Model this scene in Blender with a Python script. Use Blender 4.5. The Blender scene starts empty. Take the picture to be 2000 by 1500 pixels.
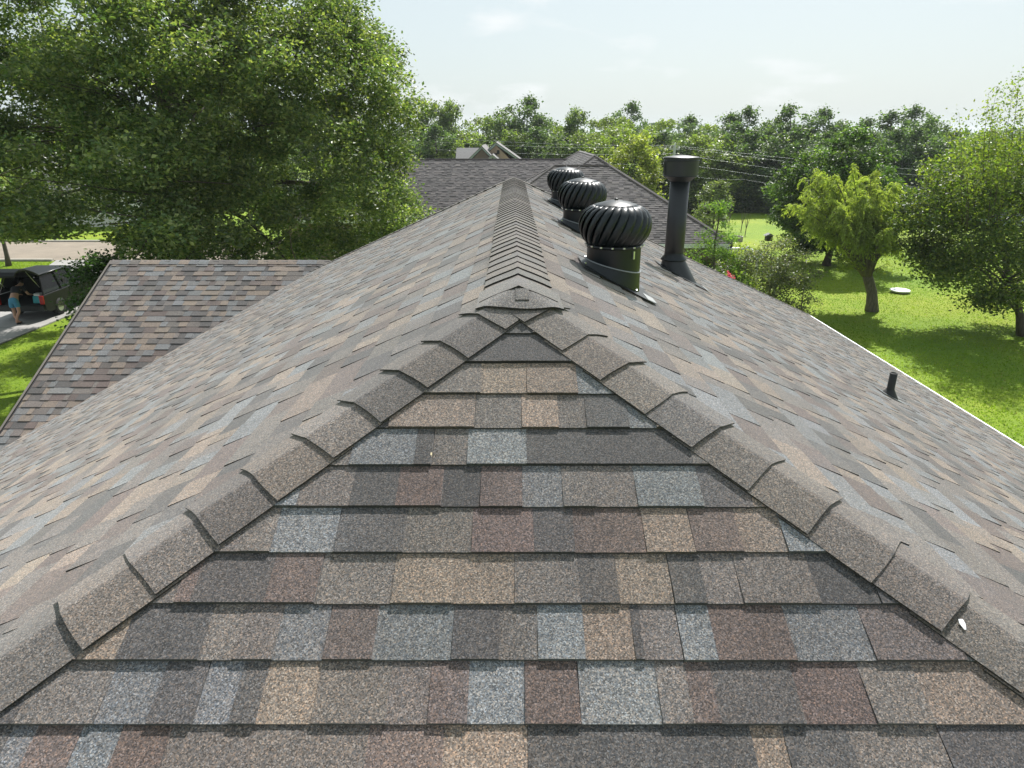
import bpy, math, random
import numpy as np
from mathutils import Vector, Matrix

# ------------------------------------------------------------------ camera, sky, sun, exposure
scene = bpy.context.scene
CAM_Z = 7.1
PITCH = math.radians(20.52)
FPX = 1319.5
cam_d = bpy.data.cameras.new('camera')
cam_d.sensor_width = 36.0
cam_d.lens = 36.0 * FPX / 2000.0
cam_d.clip_start = 0.05
cam_d.clip_end = 5000
cam = bpy.data.objects.new('camera', cam_d)
scene.collection.objects.link(cam)
cam.location = (0, 0, CAM_Z)
cam.rotation_euler = (math.pi / 2 - PITCH, 0, 0)
scene.camera = cam

SUN_EL, SUN_AZ = math.radians(50), math.radians(21)      # azimuth from +Y towards +X
world = bpy.data.worlds.new('World')
scene.world = world
world.use_nodes = True
wn, wl = world.node_tree.nodes, world.node_tree.links
wn.clear()
w_out = wn.new('ShaderNodeOutputWorld')
w_bg = wn.new('ShaderNodeBackground')
w_bg.inputs['Strength'].default_value = 0.122
w_sky = wn.new('ShaderNodeTexSky')
w_sky.sky_type = 'NISHITA'
w_sky.sun_disc = False
w_sky.sun_elevation = SUN_EL
w_sky.sun_rotation = SUN_AZ
w_sky.air_density = 1.0
w_sky.dust_density = 2.5
w_sky.ozone_density = 1.2
w_haze = wn.new('ShaderNodeMixRGB')                      # thin high overcast: pale veil over the whole sky
w_haze.inputs['Fac'].default_value = 0.85
w_haze.inputs['Color2'].default_value = (3.2, 3.68, 3.8, 1)
w_tc = wn.new('ShaderNodeTexCoord')
w_map = wn.new('ShaderNodeMapping')
w_map.inputs['Scale'].default_value = (1.0, 1.0, 3.2)
w_noise = wn.new('ShaderNodeTexNoise')
w_noise.inputs['Scale'].default_value = 6.5
w_noise.inputs['Detail'].default_value = 7
w_noise.inputs['Roughness'].default_value = 0.55
w_ramp = wn.new('ShaderNodeValToRGB')
w_ramp.color_ramp.elements[0].position = 0.56
w_ramp.color_ramp.elements[1].position = 0.74
w_ramp.color_ramp.elements[1].color = (0.8, 0.8, 0.8, 1)
w_cl = wn.new('ShaderNodeMixRGB')
w_cl.inputs['Color2'].default_value = (4.7, 4.85, 4.9, 1)
wl.new(w_tc.outputs['Generated'], w_map.inputs['Vector'])
wl.new(w_map.outputs['Vector'], w_noise.inputs['Vector'])
wl.new(w_noise.outputs['Fac'], w_ramp.inputs['Fac'])
wl.new(w_sky.outputs['Color'], w_haze.inputs['Color1'])
wl.new(w_haze.outputs['Color'], w_cl.inputs['Color1'])
wl.new(w_ramp.outputs['Color'], w_cl.inputs['Fac'])
wl.new(w_cl.outputs['Color'], w_bg.inputs['Color'])
wl.new(w_bg.outputs['Background'], w_out.inputs['Surface'])

sun_dir = Vector((math.sin(SUN_AZ) * math.cos(SUN_EL), math.cos(SUN_AZ) * math.cos(SUN_EL), math.sin(SUN_EL)))
sun_d = bpy.data.lights.new('sun', 'SUN')
sun_d.energy = 5.0
sun_d.angle = math.radians(0.6)
sun_d.color = (1.0, 0.97, 0.925)
sun = bpy.data.objects.new('sun', sun_d)
scene.collection.objects.link(sun)
sun.rotation_euler = sun_dir.to_track_quat('Z', 'Y').to_euler()

scene.view_settings.view_transform = 'Standard'
scene.view_settings.look = 'None'
scene.view_settings.exposure = 0.78
scene.view_settings.gamma = 1.0
scene.view_settings.use_curve_mapping = False
scene.cycles.use_denoising = True
scene.cycles.max_bounces = 6
scene.cycles.transparent_max_bounces = 6

# ------------------------------------------------------------------ helpers
COL = scene.collection
BASE = {}


def link(o, parent=None):
    COL.objects.link(o)
    if parent is not None:
        o.parent = parent
    return o


def tag(o, label=None, cat=None, group=None, kind=None):
    if label: o['label'] = label
    if cat: o['category'] = cat
    if group: o['group'] = group
    if kind: o['kind'] = kind
    return o


def thing(name, loc=(0, 0, 0), label=None, cat=None, group=None, rz=0.0):
    o = bpy.data.objects.new(name, None)
    o.empty_display_size = 0.3
    link(o)
    o.location = loc
    o.rotation_euler = (0, 0, rz)
    BASE[o.name] = np.array(loc, float)
    return tag(o, label, cat, group)


def np_mesh(name, verts, faces_flat, sizes, mat, parent=None, cols=None, smooth=False, world_coords=True):
    verts = np.asarray(verts, np.float32).reshape(-1, 3)
    if parent is not None and world_coords:
        verts = verts - BASE[parent.name].astype(np.float32)
    me = bpy.data.meshes.new(name)
    me.vertices.add(len(verts))
    me.vertices.foreach_set('co', verts.ravel())
    faces_flat = np.asarray(faces_flat, np.int32)
    sizes = np.asarray(sizes, np.int32)
    me.loops.add(len(faces_flat))
    me.loops.foreach_set('vertex_index', faces_flat)
    me.polygons.add(len(sizes))
    starts = np.zeros(len(sizes), np.int32)
    starts[1:] = np.cumsum(sizes)[:-1]
    me.polygons.foreach_set('loop_start', starts)
    me.polygons.foreach_set('use_smooth', np.full(len(sizes), bool(smooth)))
    if cols is not None:
        ca = me.color_attributes.new('Col', 'FLOAT_COLOR', 'POINT')
        cols = np.asarray(cols, np.float32)
        if cols.shape[1] == 3:
            cols = np.hstack([cols, np.ones((len(cols), 1), np.float32)])
        ca.data.foreach_set('color', cols.ravel())
    me.update(calc_edges=True)
    me.validate()
    if mat is not None:
        me.materials.append(mat)
    o = bpy.data.objects.new(name, me)
    link(o, parent)
    BASE[o.name] = BASE[parent.name] if (parent is not None and world_coords) else np.zeros(3)
    return o


class MB:
    """collects faces, then becomes ONE mesh object"""
    def __init__(self):
        self.v = []; self.f = []; self.c = []
        self.col = (1, 1, 1)

    def add(self, vs, fs):
        o = len(self.v)
        self.v += [tuple(map(float, p)) for p in vs]
        self.c += [self.col] * len(vs)
        self.f += [[i + o for i in f] for f in fs]
        return self

    def box(self, c, s, rot=None, taper=None):
        hx, hy, hz = s[0] / 2, s[1] / 2, s[2] / 2
        vs = []
        for z in (-1, 1):
            k = 1.0 if (taper is None or z < 0) else taper
            for x, y in ((-1, -1), (1, -1), (1, 1), (-1, 1)):
                p = Vector((x * hx * k, y * hy * k, z * hz))
                if rot is not None: p = rot @ p
                vs.append((p.x + c[0], p.y + c[1], p.z + c[2]))
        return self.add(vs, [[3, 2, 1, 0], [4, 5, 6, 7], [0, 1, 5, 4], [1, 2, 6, 5], [2, 3, 7, 6], [3, 0, 4, 7]])

    def tube(self, pts, radii, n=8, cap=True):
        pts = [Vector(p) for p in pts]
        if not hasattr(radii, '__len__'): radii = [radii] * len(pts)
        rings = []
        up = None
        for i, p in enumerate(pts):
            d = (pts[min(i + 1, len(pts) - 1)] - pts[max(i - 1, 0)])
            if d.length < 1e-9: d = Vector((0, 0, 1))
            d.normalize()
            if up is None:
                up = Vector((1, 0, 0)) if abs(d.x) < 0.9 else Vector((0, 1, 0))
            a = (up - d * up.dot(d)).normalized(); b = d.cross(a); up = a
            rings.append([p + (a * math.cos(t) + b * math.sin(t)) * radii[i] for t in [2 * math.pi * k / n for k in range(n)]])
        vs = [q for r in rings for q in r]
        fs = []
        for i in range(len(pts) - 1):
            for k in range(n):
                k2 = (k + 1) % n
                fs.append([i * n + k, i * n + k2, (i + 1) * n + k2, (i + 1) * n + k])
        if cap:
            fs.append(list(range(n))[::-1]); fs.append([(len(pts) - 1) * n + k for k in range(n)])
        return self.add(vs, fs)

    def lathe(self, prof, n=24, o=(0, 0, 0), close=True):
        vs, fs = [], []
        for r, z in prof:
            for k in range(n):
                t = 2 * math.pi * k / n
                vs.append((o[0] + r * math.cos(t), o[1] + r * math.sin(t), o[2] + z))
        m = len(prof)
        for i in range(m - 1):
            for k in range(n):
                k2 = (k + 1) % n
                fs.append([i * n + k, i * n + k2, (i + 1) * n + k2, (i + 1) * n + k])
        if close:
            fs.append([k for k in range(n)][::-1]); fs.append([(m - 1) * n + k for k in range(n)])
        return self.add(vs, fs)

    def prism(self, poly, ext):
        n = len(poly); e = Vector(ext)
        vs = [Vector(p) for p in poly] + [Vector(p) + e for p in poly]
        fs = [list(range(n))[::-1], list(range(n, 2 * n))]
        for k in range(n):
            k2 = (k + 1) % n
            fs.append([k, k2, n + k2, n + k])
        return self.add(vs, fs)

    def build(self, name, mat, parent=None, smooth=False, world_coords=True, bevel=0, cols=False):
        flat = [i for f in self.f for i in f]
        o = np_mesh(name, self.v, flat, [len(f) for f in self.f], mat, parent, np.array(self.c, float) if cols else None, smooth, world_coords)
        if bevel:
            m = o.modifiers.new('bevel', 'BEVEL'); m.width = bevel; m.segments = 2; m.limit_method = 'ANGLE'
        return o


def children(o):
    return [c for c in bpy.data.objects if c.parent == o]


def copy_tree(o, parent=None, kids=None):
    c = o.copy(); link(c, parent)
    BASE[c.name] = BASE.get(o.name, np.zeros(3))
    for ch in children(o):
        copy_tree(ch, c)
    return c


# pixel of the 2000 x 1500 photograph -> point in the place (used only to read off positions)
CT, ST = math.cos(PITCH), math.sin(PITCH)


def ray(u, v):
    xc = (u - 1000) / FPX; yc = (v - 750) / FPX
    return np.array([xc, CT - yc * ST, -ST - yc * CT])


def hit(u, v, n, p):
    d = ray(u, v); n = np.array(n, float)
    t = np.dot(n, np.array(p, float) - [0, 0, CAM_Z]) / np.dot(n, d)
    return np.array([0, 0, CAM_Z]) + t * d


def ground_at(u, v, z=0.0): return hit(u, v, (0, 0, 1), (0, 0, z))
def at_y(u, v, y): return hit(u, v, (0, 1, 0), (0, y, 0))


def project(P):
    P = np.asarray(P, float)
    X, Y, Z = P[..., 0], P[..., 1], P[..., 2] - CAM_Z
    d = Y * CT - Z * ST
    return 1000 + FPX * X / d, 750 + FPX * (-Y * ST - Z * CT) / d, d


# ------------------------------------------------------------------ materials
def new_mat(name):
    m = bpy.data.materials.new(name); m.use_nodes = True
    nt = m.node_tree; b = nt.nodes['Principled BSDF']
    return m, nt, b


def noise(nt, scale, detail=3, rough=0.5, vec=None):
    n = nt.nodes.new('ShaderNodeTexNoise')
    n.inputs['Scale'].default_value = scale; n.inputs['Detail'].default_value = detail; n.inputs['Roughness'].default_value = rough
    if vec is not None: nt.links.new(vec, n.inputs['Vector'])
    return n


def ramp(nt, fac, stops):
    r = nt.nodes.new('ShaderNodeValToRGB')
    e = r.color_ramp.elements
    while len(e) < len(stops): e.new(0.5)
    for k, (p, c) in enumerate(stops):
        e[k].position = p; e[k].color = (c[0], c[1], c[2], 1)
    nt.links.new(fac, r.inputs['Fac'])
    return r


def mixc(nt, mode, fac, a, b):
    m = nt.nodes.new('ShaderNodeMixRGB'); m.blend_type = mode
    for sock, val in ((m.inputs['Fac'], fac), (m.inputs['Color1'], a), (m.inputs['Color2'], b)):
        if isinstance(val, (int, float)): sock.default_value = val
        elif isinstance(val, tuple): sock.default_value = (val[0], val[1], val[2], 1)
        else: nt.links.new(val, sock)
    return m


def world_pos(nt):
    return nt.nodes.new('ShaderNodeNewGeometry').outputs['Position']


def bump(nt, b, height, strength, dist):
    bp = nt.nodes.new('ShaderNodeBump'); bp.inputs['Strength'].default_value = strength; bp.inputs['Distance'].default_value = dist
    nt.links.new(height, bp.inputs['Height']); nt.links.new(bp.outputs['Normal'], b.inputs['Normal'])


def plain(name, col, rough=0.6, metal=0.0, var=0.12, scale=8.0, spec=0.4):
    m, nt, b = new_mat(name)
    n = noise(nt, scale, 5, 0.6, world_pos(nt))
    lo = tuple(c * (1 - var) for c in col); hi = tuple(min(1, c * (1 + var)) for c in col)
    r = ramp(nt, n.outputs['Fac'], [(0.3, lo), (0.7, hi)])
    nt.links.new(r.outputs['Color'], b.inputs['Base Color'])
    b.inputs['Roughness'].default_value = rough; b.inputs['Metallic'].default_value = metal
    b.inputs['Specular IOR Level'].default_value = spec
    return m


def shingle_mat(name, granule=260.0, contrast=1.0, gain=1.0):
    """mineral granules of mixed colours over the colour of each piece"""
    m, nt, b = new_mat(name)
    pos = world_pos(nt)
    at = nt.nodes.new('ShaderNodeAttribute'); at.attribute_name = 'Col'
    vo = nt.nodes.new('ShaderNodeTexVoronoi'); vo.inputs['Scale'].default_value = granule
    nt.links.new(pos, vo.inputs['Vector'])
    sep = nt.nodes.new('ShaderNodeSeparateColor'); nt.links.new(vo.outputs['Color'], sep.inputs['Color'])
    k = contrast
    r = ramp(nt, sep.outputs['Red'], [(0.0, (1 - .72 * k,) * 3), (0.35, (1 - .32 * k, 1 - .3 * k, 1 - .27 * k)), (0.7, (1 + .12 * k, 1 + .07 * k, 1 + .03 * k)),
                                      (0.9, (1 + .55 * k, 1 + .46 * k, 1 + .38 * k)), (1.0, (1 + 1.15 * k, 1 + 1.1 * k, 1 + 1.05 * k))])
    mul = mixc(nt, 'MULTIPLY', 1.0, at.outputs['Color'], r.outputs['Color'])
    mul.use_clamp = False
    # granules of neighbouring hues
    hue = ramp(nt, sep.outputs['Green'], [(0.0, (.88, .96, 1.06)), (0.5, (1, 1, 1)), (1.0, (1.13, .99, .88))])
    mul2 = mixc(nt, 'MULTIPLY', 1.0, mul.outputs['Color'], hue.outputs['Color'])
    big = noise(nt, 2.3, 4, 0.6, pos)
    br = ramp(nt, big.outputs['Fac'], [(0.3, (.88 * gain,) * 3), (0.7, (1.1 * gain,) * 3)])
    mul3 = mixc(nt, 'MULTIPLY', 1.0, mul2.outputs['Color'], br.outputs['Color'])
    nt.links.new(mul3.outputs['Color'], b.inputs['Base Color'])
    b.inputs['Roughness'].default_value = 0.88
    b.inputs['Diffuse Roughness'].default_value = 1.0
    b.inputs['Sheen Weight'].default_value = 0.2
    b.inputs['Sheen Roughness'].default_value = 0.45
    b.inputs['Specular IOR Level'].default_value = 0.25
    bump(nt, b, sep.outputs['Red'], 0.45, 0.0016)
    return m


def leaf_mat(name, trans=0.35, tint=(1.15, 1.28, 0.45), rough=0.45):
    m, nt, b = new_mat(name)
    at = nt.nodes.new('ShaderNodeAttribute'); at.attribute_name = 'Col'
    nt.links.new(at.outputs['Color'], b.inputs['Base Color'])
    b.inputs['Roughness'].default_value = rough
    b.inputs['Specular IOR Level'].default_value = 0.42
    tr = nt.nodes.new('ShaderNodeBsdfTranslucent')
    mu = mixc(nt, 'MULTIPLY', 1.0, at.outputs['Color'], tint)
    nt.links.new(mu.outputs['Color'], tr.inputs['Color'])
    mx = nt.nodes.new('ShaderNodeMixShader'); mx.inputs['Fac'].default_value = trans
    nt.links.new(b.outputs['BSDF'], mx.inputs[1]); nt.links.new(tr.outputs['BSDF'], mx.inputs[2])
    nt.links.new(mx.outputs['Shader'], nt.nodes['Material Output'].inputs['Surface'])
    return m


def bark_mat(name, col):
    m, nt, b = new_mat(name)
    pos = world_pos(nt)
    mp = nt.nodes.new('ShaderNodeMapping'); mp.inputs['Scale'].default_value = (1, 1, 0.22); nt.links.new(pos, mp.inputs['Vector'])
    n = noise(nt, 22, 6, 0.65, mp.outputs['Vector'])
    r = ramp(nt, n.outputs['Fac'], [(0.3, tuple(c * .5 for c in col)), (0.7, tuple(c * 1.4 for c in col))])
    nt.links.new(r.outputs['Color'], b.inputs['Base Color']); b.inputs['Roughness'].default_value = 0.9
    bump(nt, b, n.outputs['Fac'], 0.7, 0.03)
    return m


def grass_mat():
    m, nt, b = new_mat('lawn_grass')
    pos = world_pos(nt)
    n1 = noise(nt, 0.16, 4, 0.55, pos)
    n2 = noise(nt, 2.6, 5, 0.65, pos)
    n3 = noise(nt, 22.0, 4, 0.7, pos)
    r1 = ramp(nt, n1.outputs['Fac'], [(0.32, (.13, .225, .015)), (0.5, (.18, .26, .014)), (0.7, (.24, .28, .02))])
    r2 = ramp(nt, n2.outputs['Fac'], [(0.3, (.8, .86, .8)), (0.7, (1.16, 1.1, 1.05))])
    r3 = ramp(nt, n3.outputs['Fac'], [(0.3, (.68, .74, .62)), (0.72, (1.25, 1.2, 1.1))])
    a = mixc(nt, 'MULTIPLY', 1.0, r1.outputs['Color'], r2.outputs['Color'])
    c = mixc(nt, 'MULTIPLY', 1.0, a.outputs['Color'], r3.outputs['Color'])
    nt.links.new(c.outputs['Color'], b.inputs['Base Color'])
    b.inputs['Roughness'].default_value = 0.8; b.inputs['Specular IOR Level'].default_value = 0.2
    bump(nt, b, n3.outputs['Fac'], 0.8, 0.06)
    return m


def concrete_mat(name, col, scale=1.2):
    m, nt, b = new_mat(name)
    pos = world_pos(nt)
    n1 = noise(nt, scale, 6, 0.65, pos); n2 = noise(nt, 60, 3, 0.6, pos)
    r1 = ramp(nt, n1.outputs['Fac'], [(0.3, tuple(c * .78 for c in col)), (0.7, tuple(c * 1.12 for c in col))])
    r2 = ramp(nt, n2.outputs['Fac'], [(0.3, (.88,) * 3), (0.7, (1.1,) * 3)])
    c = mixc(nt, 'MULTIPLY', 1.0, r1.outputs['Color'], r2.outputs['Color'])
    nt.links.new(c.outputs['Color'], b.inputs['Base Color']); b.inputs['Roughness'].default_value = 0.85
    return m


def siding_mat(name, col, pitch=0.12):
    m, nt, b = new_mat(name)
    pos = world_pos(nt)
    sx = nt.nodes.new('ShaderNodeSeparateXYZ'); nt.links.new(pos, sx.inputs[0])
    mm = nt.nodes.new('ShaderNodeMath'); mm.operation = 'MULTIPLY'; mm.inputs[1].default_value = 1 / pitch; nt.links.new(sx.outputs['Z'], mm.inputs[0])
    fr = nt.nodes.new('ShaderNodeMath'); fr.operation = 'FRACT'; nt.links.new(mm.outputs[0], fr.inputs[0])
    n = noise(nt, 3, 4, .5, pos)
    r = ramp(nt, n.outputs['Fac'], [(0.3, tuple(c * .9 for c in col)), (0.7, tuple(min(.9, c * 1.06) for c in col))])
    nt.links.new(r.outputs['Color'], b.inputs['Base Color']); b.inputs['Roughness'].default_value = 0.6
    bump(nt, b, fr.outputs[0], 0.6, 0.02)
    return m


M = {}
M['shingle'] = shingle_mat('asphalt_shingle', 330.0, 0.95, 1.12)
M['cap'] = shingle_mat('asphalt_cap_shingle', 330.0, 0.95, 1.12)
M['shingle_far'] = shingle_mat('weathered_shingle', 160.0, 0.35)
M['deck'] = plain('roof_felt', (.035, .034, .036), 0.95)
M['white'] = plain('white_trim', (.78, .79, .8), 0.45, var=.04)
M['soffit'] = plain('soffit', (.6, .58, .54), 0.6)
M['brick'] = plain('tan_brick_wall', (.27, .2, .155), 0.85, var=.25, scale=14)
M['siding'] = siding_mat('pale_siding', (.62, .6, .55))
M['black_metal'] = plain('black_painted_metal', (.0065, .0105, .013), 0.33, 0.0, var=.45, scale=9, spec=.38)
M['black_matte'] = plain('black_flue_paint', (.011, .0135, .0155), 0.42, 0.0, var=.2, scale=6, spec=.5)
M['rubber'] = plain('black_rubber', (.016, .018, .018), 0.6, var=.2)
M['steel'] = plain('zinc_screw', (.62, .64, .66), 0.3, 0.9)
M['sealant'] = plain('clear_sealant', (.3, .31, .31), 0.45)
M['galv'] = plain('grey_flashing', (.24, .26, .27), 0.4, 0.4)
M['leaf'] = leaf_mat('broad_leaves', 0.5, rough=.42)
M['leaf_soft'] = leaf_mat('thin_leaves', 0.58, rough=.6)
M['petal'] = leaf_mat('petals', 0.3, (1.1, .9, .95), .6)
M['bark'] = bark_mat('oak_bark', (.085, .07, .055))
M['bark_grey'] = bark_mat('grey_bark', (.12, .105, .085))
M['grass'] = grass_mat()
M['drive'] = concrete_mat('driveway_concrete', (.27, .262, .25))
M['street'] = concrete_mat('sunlit_street_concrete', (.215, .178, .136), .8)
M['kerb'] = concrete_mat('kerb_concrete', (.4, .37, .33), 3)
M['field'] = plain('far_ground', (.05, .085, .025), .9, var=.3, scale=.05)

# ------------------------------------------------------------------ ground, street, driveway
def sheet(name, pts, z, mat, kind='structure'):
    o = np_mesh(name, [(x, y, z) for x, y in pts], list(range(len(pts))), [len(pts)], mat)
    return tag(o, kind=kind)


def lawn_sheet():
    xs = np.concatenate([[-2000, -400, -150], np.linspace(-80, 80, 81), [150, 400, 2000]])
    ys = np.concatenate([[-800, -150, -60], np.linspace(-30, 90, 61), [140, 300, 700, 2500]])
    V, F, S = [], [], []
    for y in ys:
        for x in xs:
            z = 0.0
            if 8 < x < 60 and 8 < y < 75:
                z = 0.05 * math.sin(x * .31 + 1) * math.sin(y * .23)
            V.append((x, y, z))
    nx = len(xs)
    for j in range(len(ys) - 1):
        for i in range(nx - 1):
            F += [j * nx + i, j * nx + i + 1, (j + 1) * nx + i + 1, (j + 1) * nx + i]; S.append(4)
    o = np_mesh('ground', V, F, S, M['grass'], smooth=True)
    return tag(o, 'mown bright green lawn around the houses', kind='structure')


ground = lawn_sheet()
st = MB()
st.prism([(-70, 39.5, .004), (2.0, 39.5, .004), (2.0, 46.5, .004), (-70, 46.5, .004)], (0, 0, .03))
street = tag(st.build('street', M['street']), 'sunlit tan concrete street beyond the oak', kind='structure')
dr = MB()
dr.prism([(-24.6, 17.2, .004), (-18.15, 17.2, .004), (-18.15, 34.0, .004), (-16.4, 39.48, .004), (-26.6, 39.48, .004), (-24.6, 34.0, .004)], (0, 0, .045))
driveway = tag(dr.build('driveway', M['drive']), 'grey concrete driveway with the parked car', kind='structure')
for k, y in enumerate((21.0, 25.0, 29.0, 33.0)):
    j = MB().box((-21.37, y, .0475), (6.4, .018, .005)).build('expansion_joint', M['deck'], driveway)
j = MB().box((-21.35, 25.6, .0478), (.018, 16.6, .0045)).build('expansion_joint', M['deck'], driveway)
for y in (39.38, 46.62):
    kb = MB()
    kb.box((-48.5 if y < 40 else -34, y, .06), (43.5 if y < 40 else 72, .2, .14))
    if y < 40: kb.box((-7.2, y, .06), (18.2, .2, .14))
    tag(kb.build('kerb', M['kerb']), kind='structure')

# ------------------------------------------------------------------ the house with the shingled hip roof
X0, TP, ZR, YA, YF, XE = 0.025, 0.5066, CAM_Z - 0.5644, 2.536, 9.1355, 7.4
PA = math.atan(TP); CP, SP = math.cos(PA), math.sin(PA)
S_EXP, K0 = 0.143, 1.775
PALETTE = {'T': (.255, .206, .166), 'G': (.19, .2, .208), 'D': (.09, .086, .086), 'B': (.138, .106, .096), 'N': (.168, .15, .138)}
rng = random.Random(7)


def clip_poly(poly, halfplanes):
    """Sutherland-Hodgman, halfplane (na, nb, c): keep na*a + nb*b <= c"""
    for na, nb, c in halfplanes:
        out = []
        n = len(poly)
        for i in range(n):
            p, q = poly[i], poly[(i + 1) % n]
            dp, dq = na * p[0] + nb * p[1] - c, na * q[0] + nb * q[1] - c
            if dp <= 0: out.append(p)
            if (dp < 0 < dq) or (dq < 0 < dp):
                t = dp / (dp - dq)
                out.append((p[0] + (q[0] - p[0]) * t, p[1] + (q[1] - p[1]) * t))
        poly = out
        if len(poly) < 3: return None
    return poly


def poly_halfplanes(poly):
    hp = []
    n = len(poly)
    ar = sum(poly[i][0] * poly[(i + 1) % n][1] - poly[(i + 1) % n][0] * poly[i][1] for i in range(n))
    if ar < 0: poly = poly[::-1]
    for i in range(n):
        p, q = poly[i], poly[(i + 1) % n]
        dx, dy = q[0] - p[0], q[1] - p[1]
        L = math.hypot(dx, dy)
        na, nb = dy / L, -dx / L
        hp.append((na, nb, na * p[0] + nb * p[1]))
    return hp


def jcol(c, r, amt=.1):
    k = 1 + r.uniform(-amt, amt)
    return tuple(x * k * (1 + r.uniform(-.014, .014)) for x in c)


def shingle_rows(O, A, B, poly, courses, r, palette, weights, exposure, seqs=None, wmin=.07, wmax=.24, thick=(.016, .0105), blend=.12, mute=0.0):
    """pieces of every course: (world verts, faces, colour). b runs up the slope from O, courses are bottom edges."""
    O, A, B = np.array(O, float), np.array(A, float), np.array(B, float)
    N = np.cross(A, B); N /= np.linalg.norm(N)
    hps = [(na, nb, c if nb < -.99 else c - .03) for na, nb, c in poly_halfplanes(poly)]
    amin, amax = min(p[0] for p in poly), max(p[0] for p in poly)
    keys = list(palette)
    pieces = []
    for ci, b0 in enumerate(courses):
        b1 = b0 + exposure + .016
        row = clip_poly([(amin - .1, b0), (amax + .1, b0), (amax + .1, b1), (amin - .1, b1)], hps)
        if row is None: continue
        ra, rb = min(p[0] for p in row), max(p[0] for p in row)
        segs = []
        fixed = seqs.get(ci) if seqs else None
        if fixed:
            segs = [list(s) for s in fixed]
        lead = []
        a = ra - r.uniform(0, .2)
        end = fixed[0][0] if fixed else rb
        last = None
        tab = r.random() < .5

        def fill(a, end, out, tab):
            last = None
            while a < end:
                w = r.uniform(wmin, wmax) if r.random() > .14 else r.uniform(wmax, wmax * 1.7)
                k = r.choices(keys, weights)[0]
                if k == last: k = r.choices(keys, weights)[0]
                last = k
                e = min(a + w, end)
                if end - e < .04: e = end
                out.append([a, e, k, tab]); tab = not tab
                a = e
            return tab
        tab = fill(a, end, lead, tab)
        segs = lead + segs
        if fixed: fill(fixed[-1][1], rb, segs, tab)
        strip = 0; dj = 0.0; gapl = False
        nexts = r.uniform(.3, 1.0)
        pos = segs[0][0]
        mean = np.mean([palette[q] for q in keys], axis=0)
        scol = [np.array(jcol(palette[q[2]], r, .13)) * (1 - mute) + mean * mute for q in segs]
        for si, (sa, sb, k, tab) in enumerate(segs):
            gap = False
            if sa - pos > nexts:
                pos = sa; nexts = r.uniform(.8, 1.0); dj = r.uniform(-.0022, .0022); gap = True
            a0 = sa + (.0016 if gap else 0.0)
            low = thick[0] if tab else thick[1]
            low += r.uniform(-.0008, .0008)
            bb = b0 + dj + r.uniform(-.0006, .0006)
            pg = clip_poly([(a0, bb), (sb, bb), (sb + r.uniform(-.001, .001), b1), (a0, b1)], hps)
            if pg is None or len(pg) < 3: continue
            hi = .0018
            top = []; bot = []
            for (pa, pb) in pg:
                t = (pb - b0) / (b1 - b0)
                nn = low + (hi - low) * t
                top.append(O + A * pa + B * pb + N * nn)
                bot.append(O + A * pa + B * pb + N * min(-.003, nn - .004))
            n = len(pg)
            faces = [list(range(n))]
            for i in range(n):
                i2 = (i + 1) % n
                faces.append([2 * n + i, 2 * n + i2, n + i2, n + i])
            c = scol[si]
            bl = blend * r.choice((0, .5, 1, 1.6))
            cl = c * (1 - bl) + scol[max(0, si - 1)] * bl; cr = c * (1 - bl) + scol[min(len(scol) - 1, si + 1)] * bl
            pcs_c = []
            for (pa, pb) in pg:
                f = min(1, max(0, (pa - sa) / max(1e-6, sb - sa)))
                pcs_c.append(cl * (1 - f) + cr * f)
            edge = [c * .22 + .004] * (2 * n)                    # cut edges show the black asphalt
            pieces.append((np.array(top + top + bot), faces, np.array(pcs_c + edge)))
    return pieces


def join_pieces(name, pieces, mat, parent):
    V, F, S, C = [], [], [], []
    o = 0
    for v, f, c in pieces:
        V.append(v)
        for q in f:
            F += [i + o for i in q]; S.append(len(q))
        C.append(np.asarray(c))
        o += len(v)
    return np_mesh(name, np.vstack(V), F, S, mat, parent, np.vstack(C))


house = thing('house', (0, 6, 0), 'house in the foreground under a multicoloured brown, tan and grey shingled hip roof', 'house')

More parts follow.
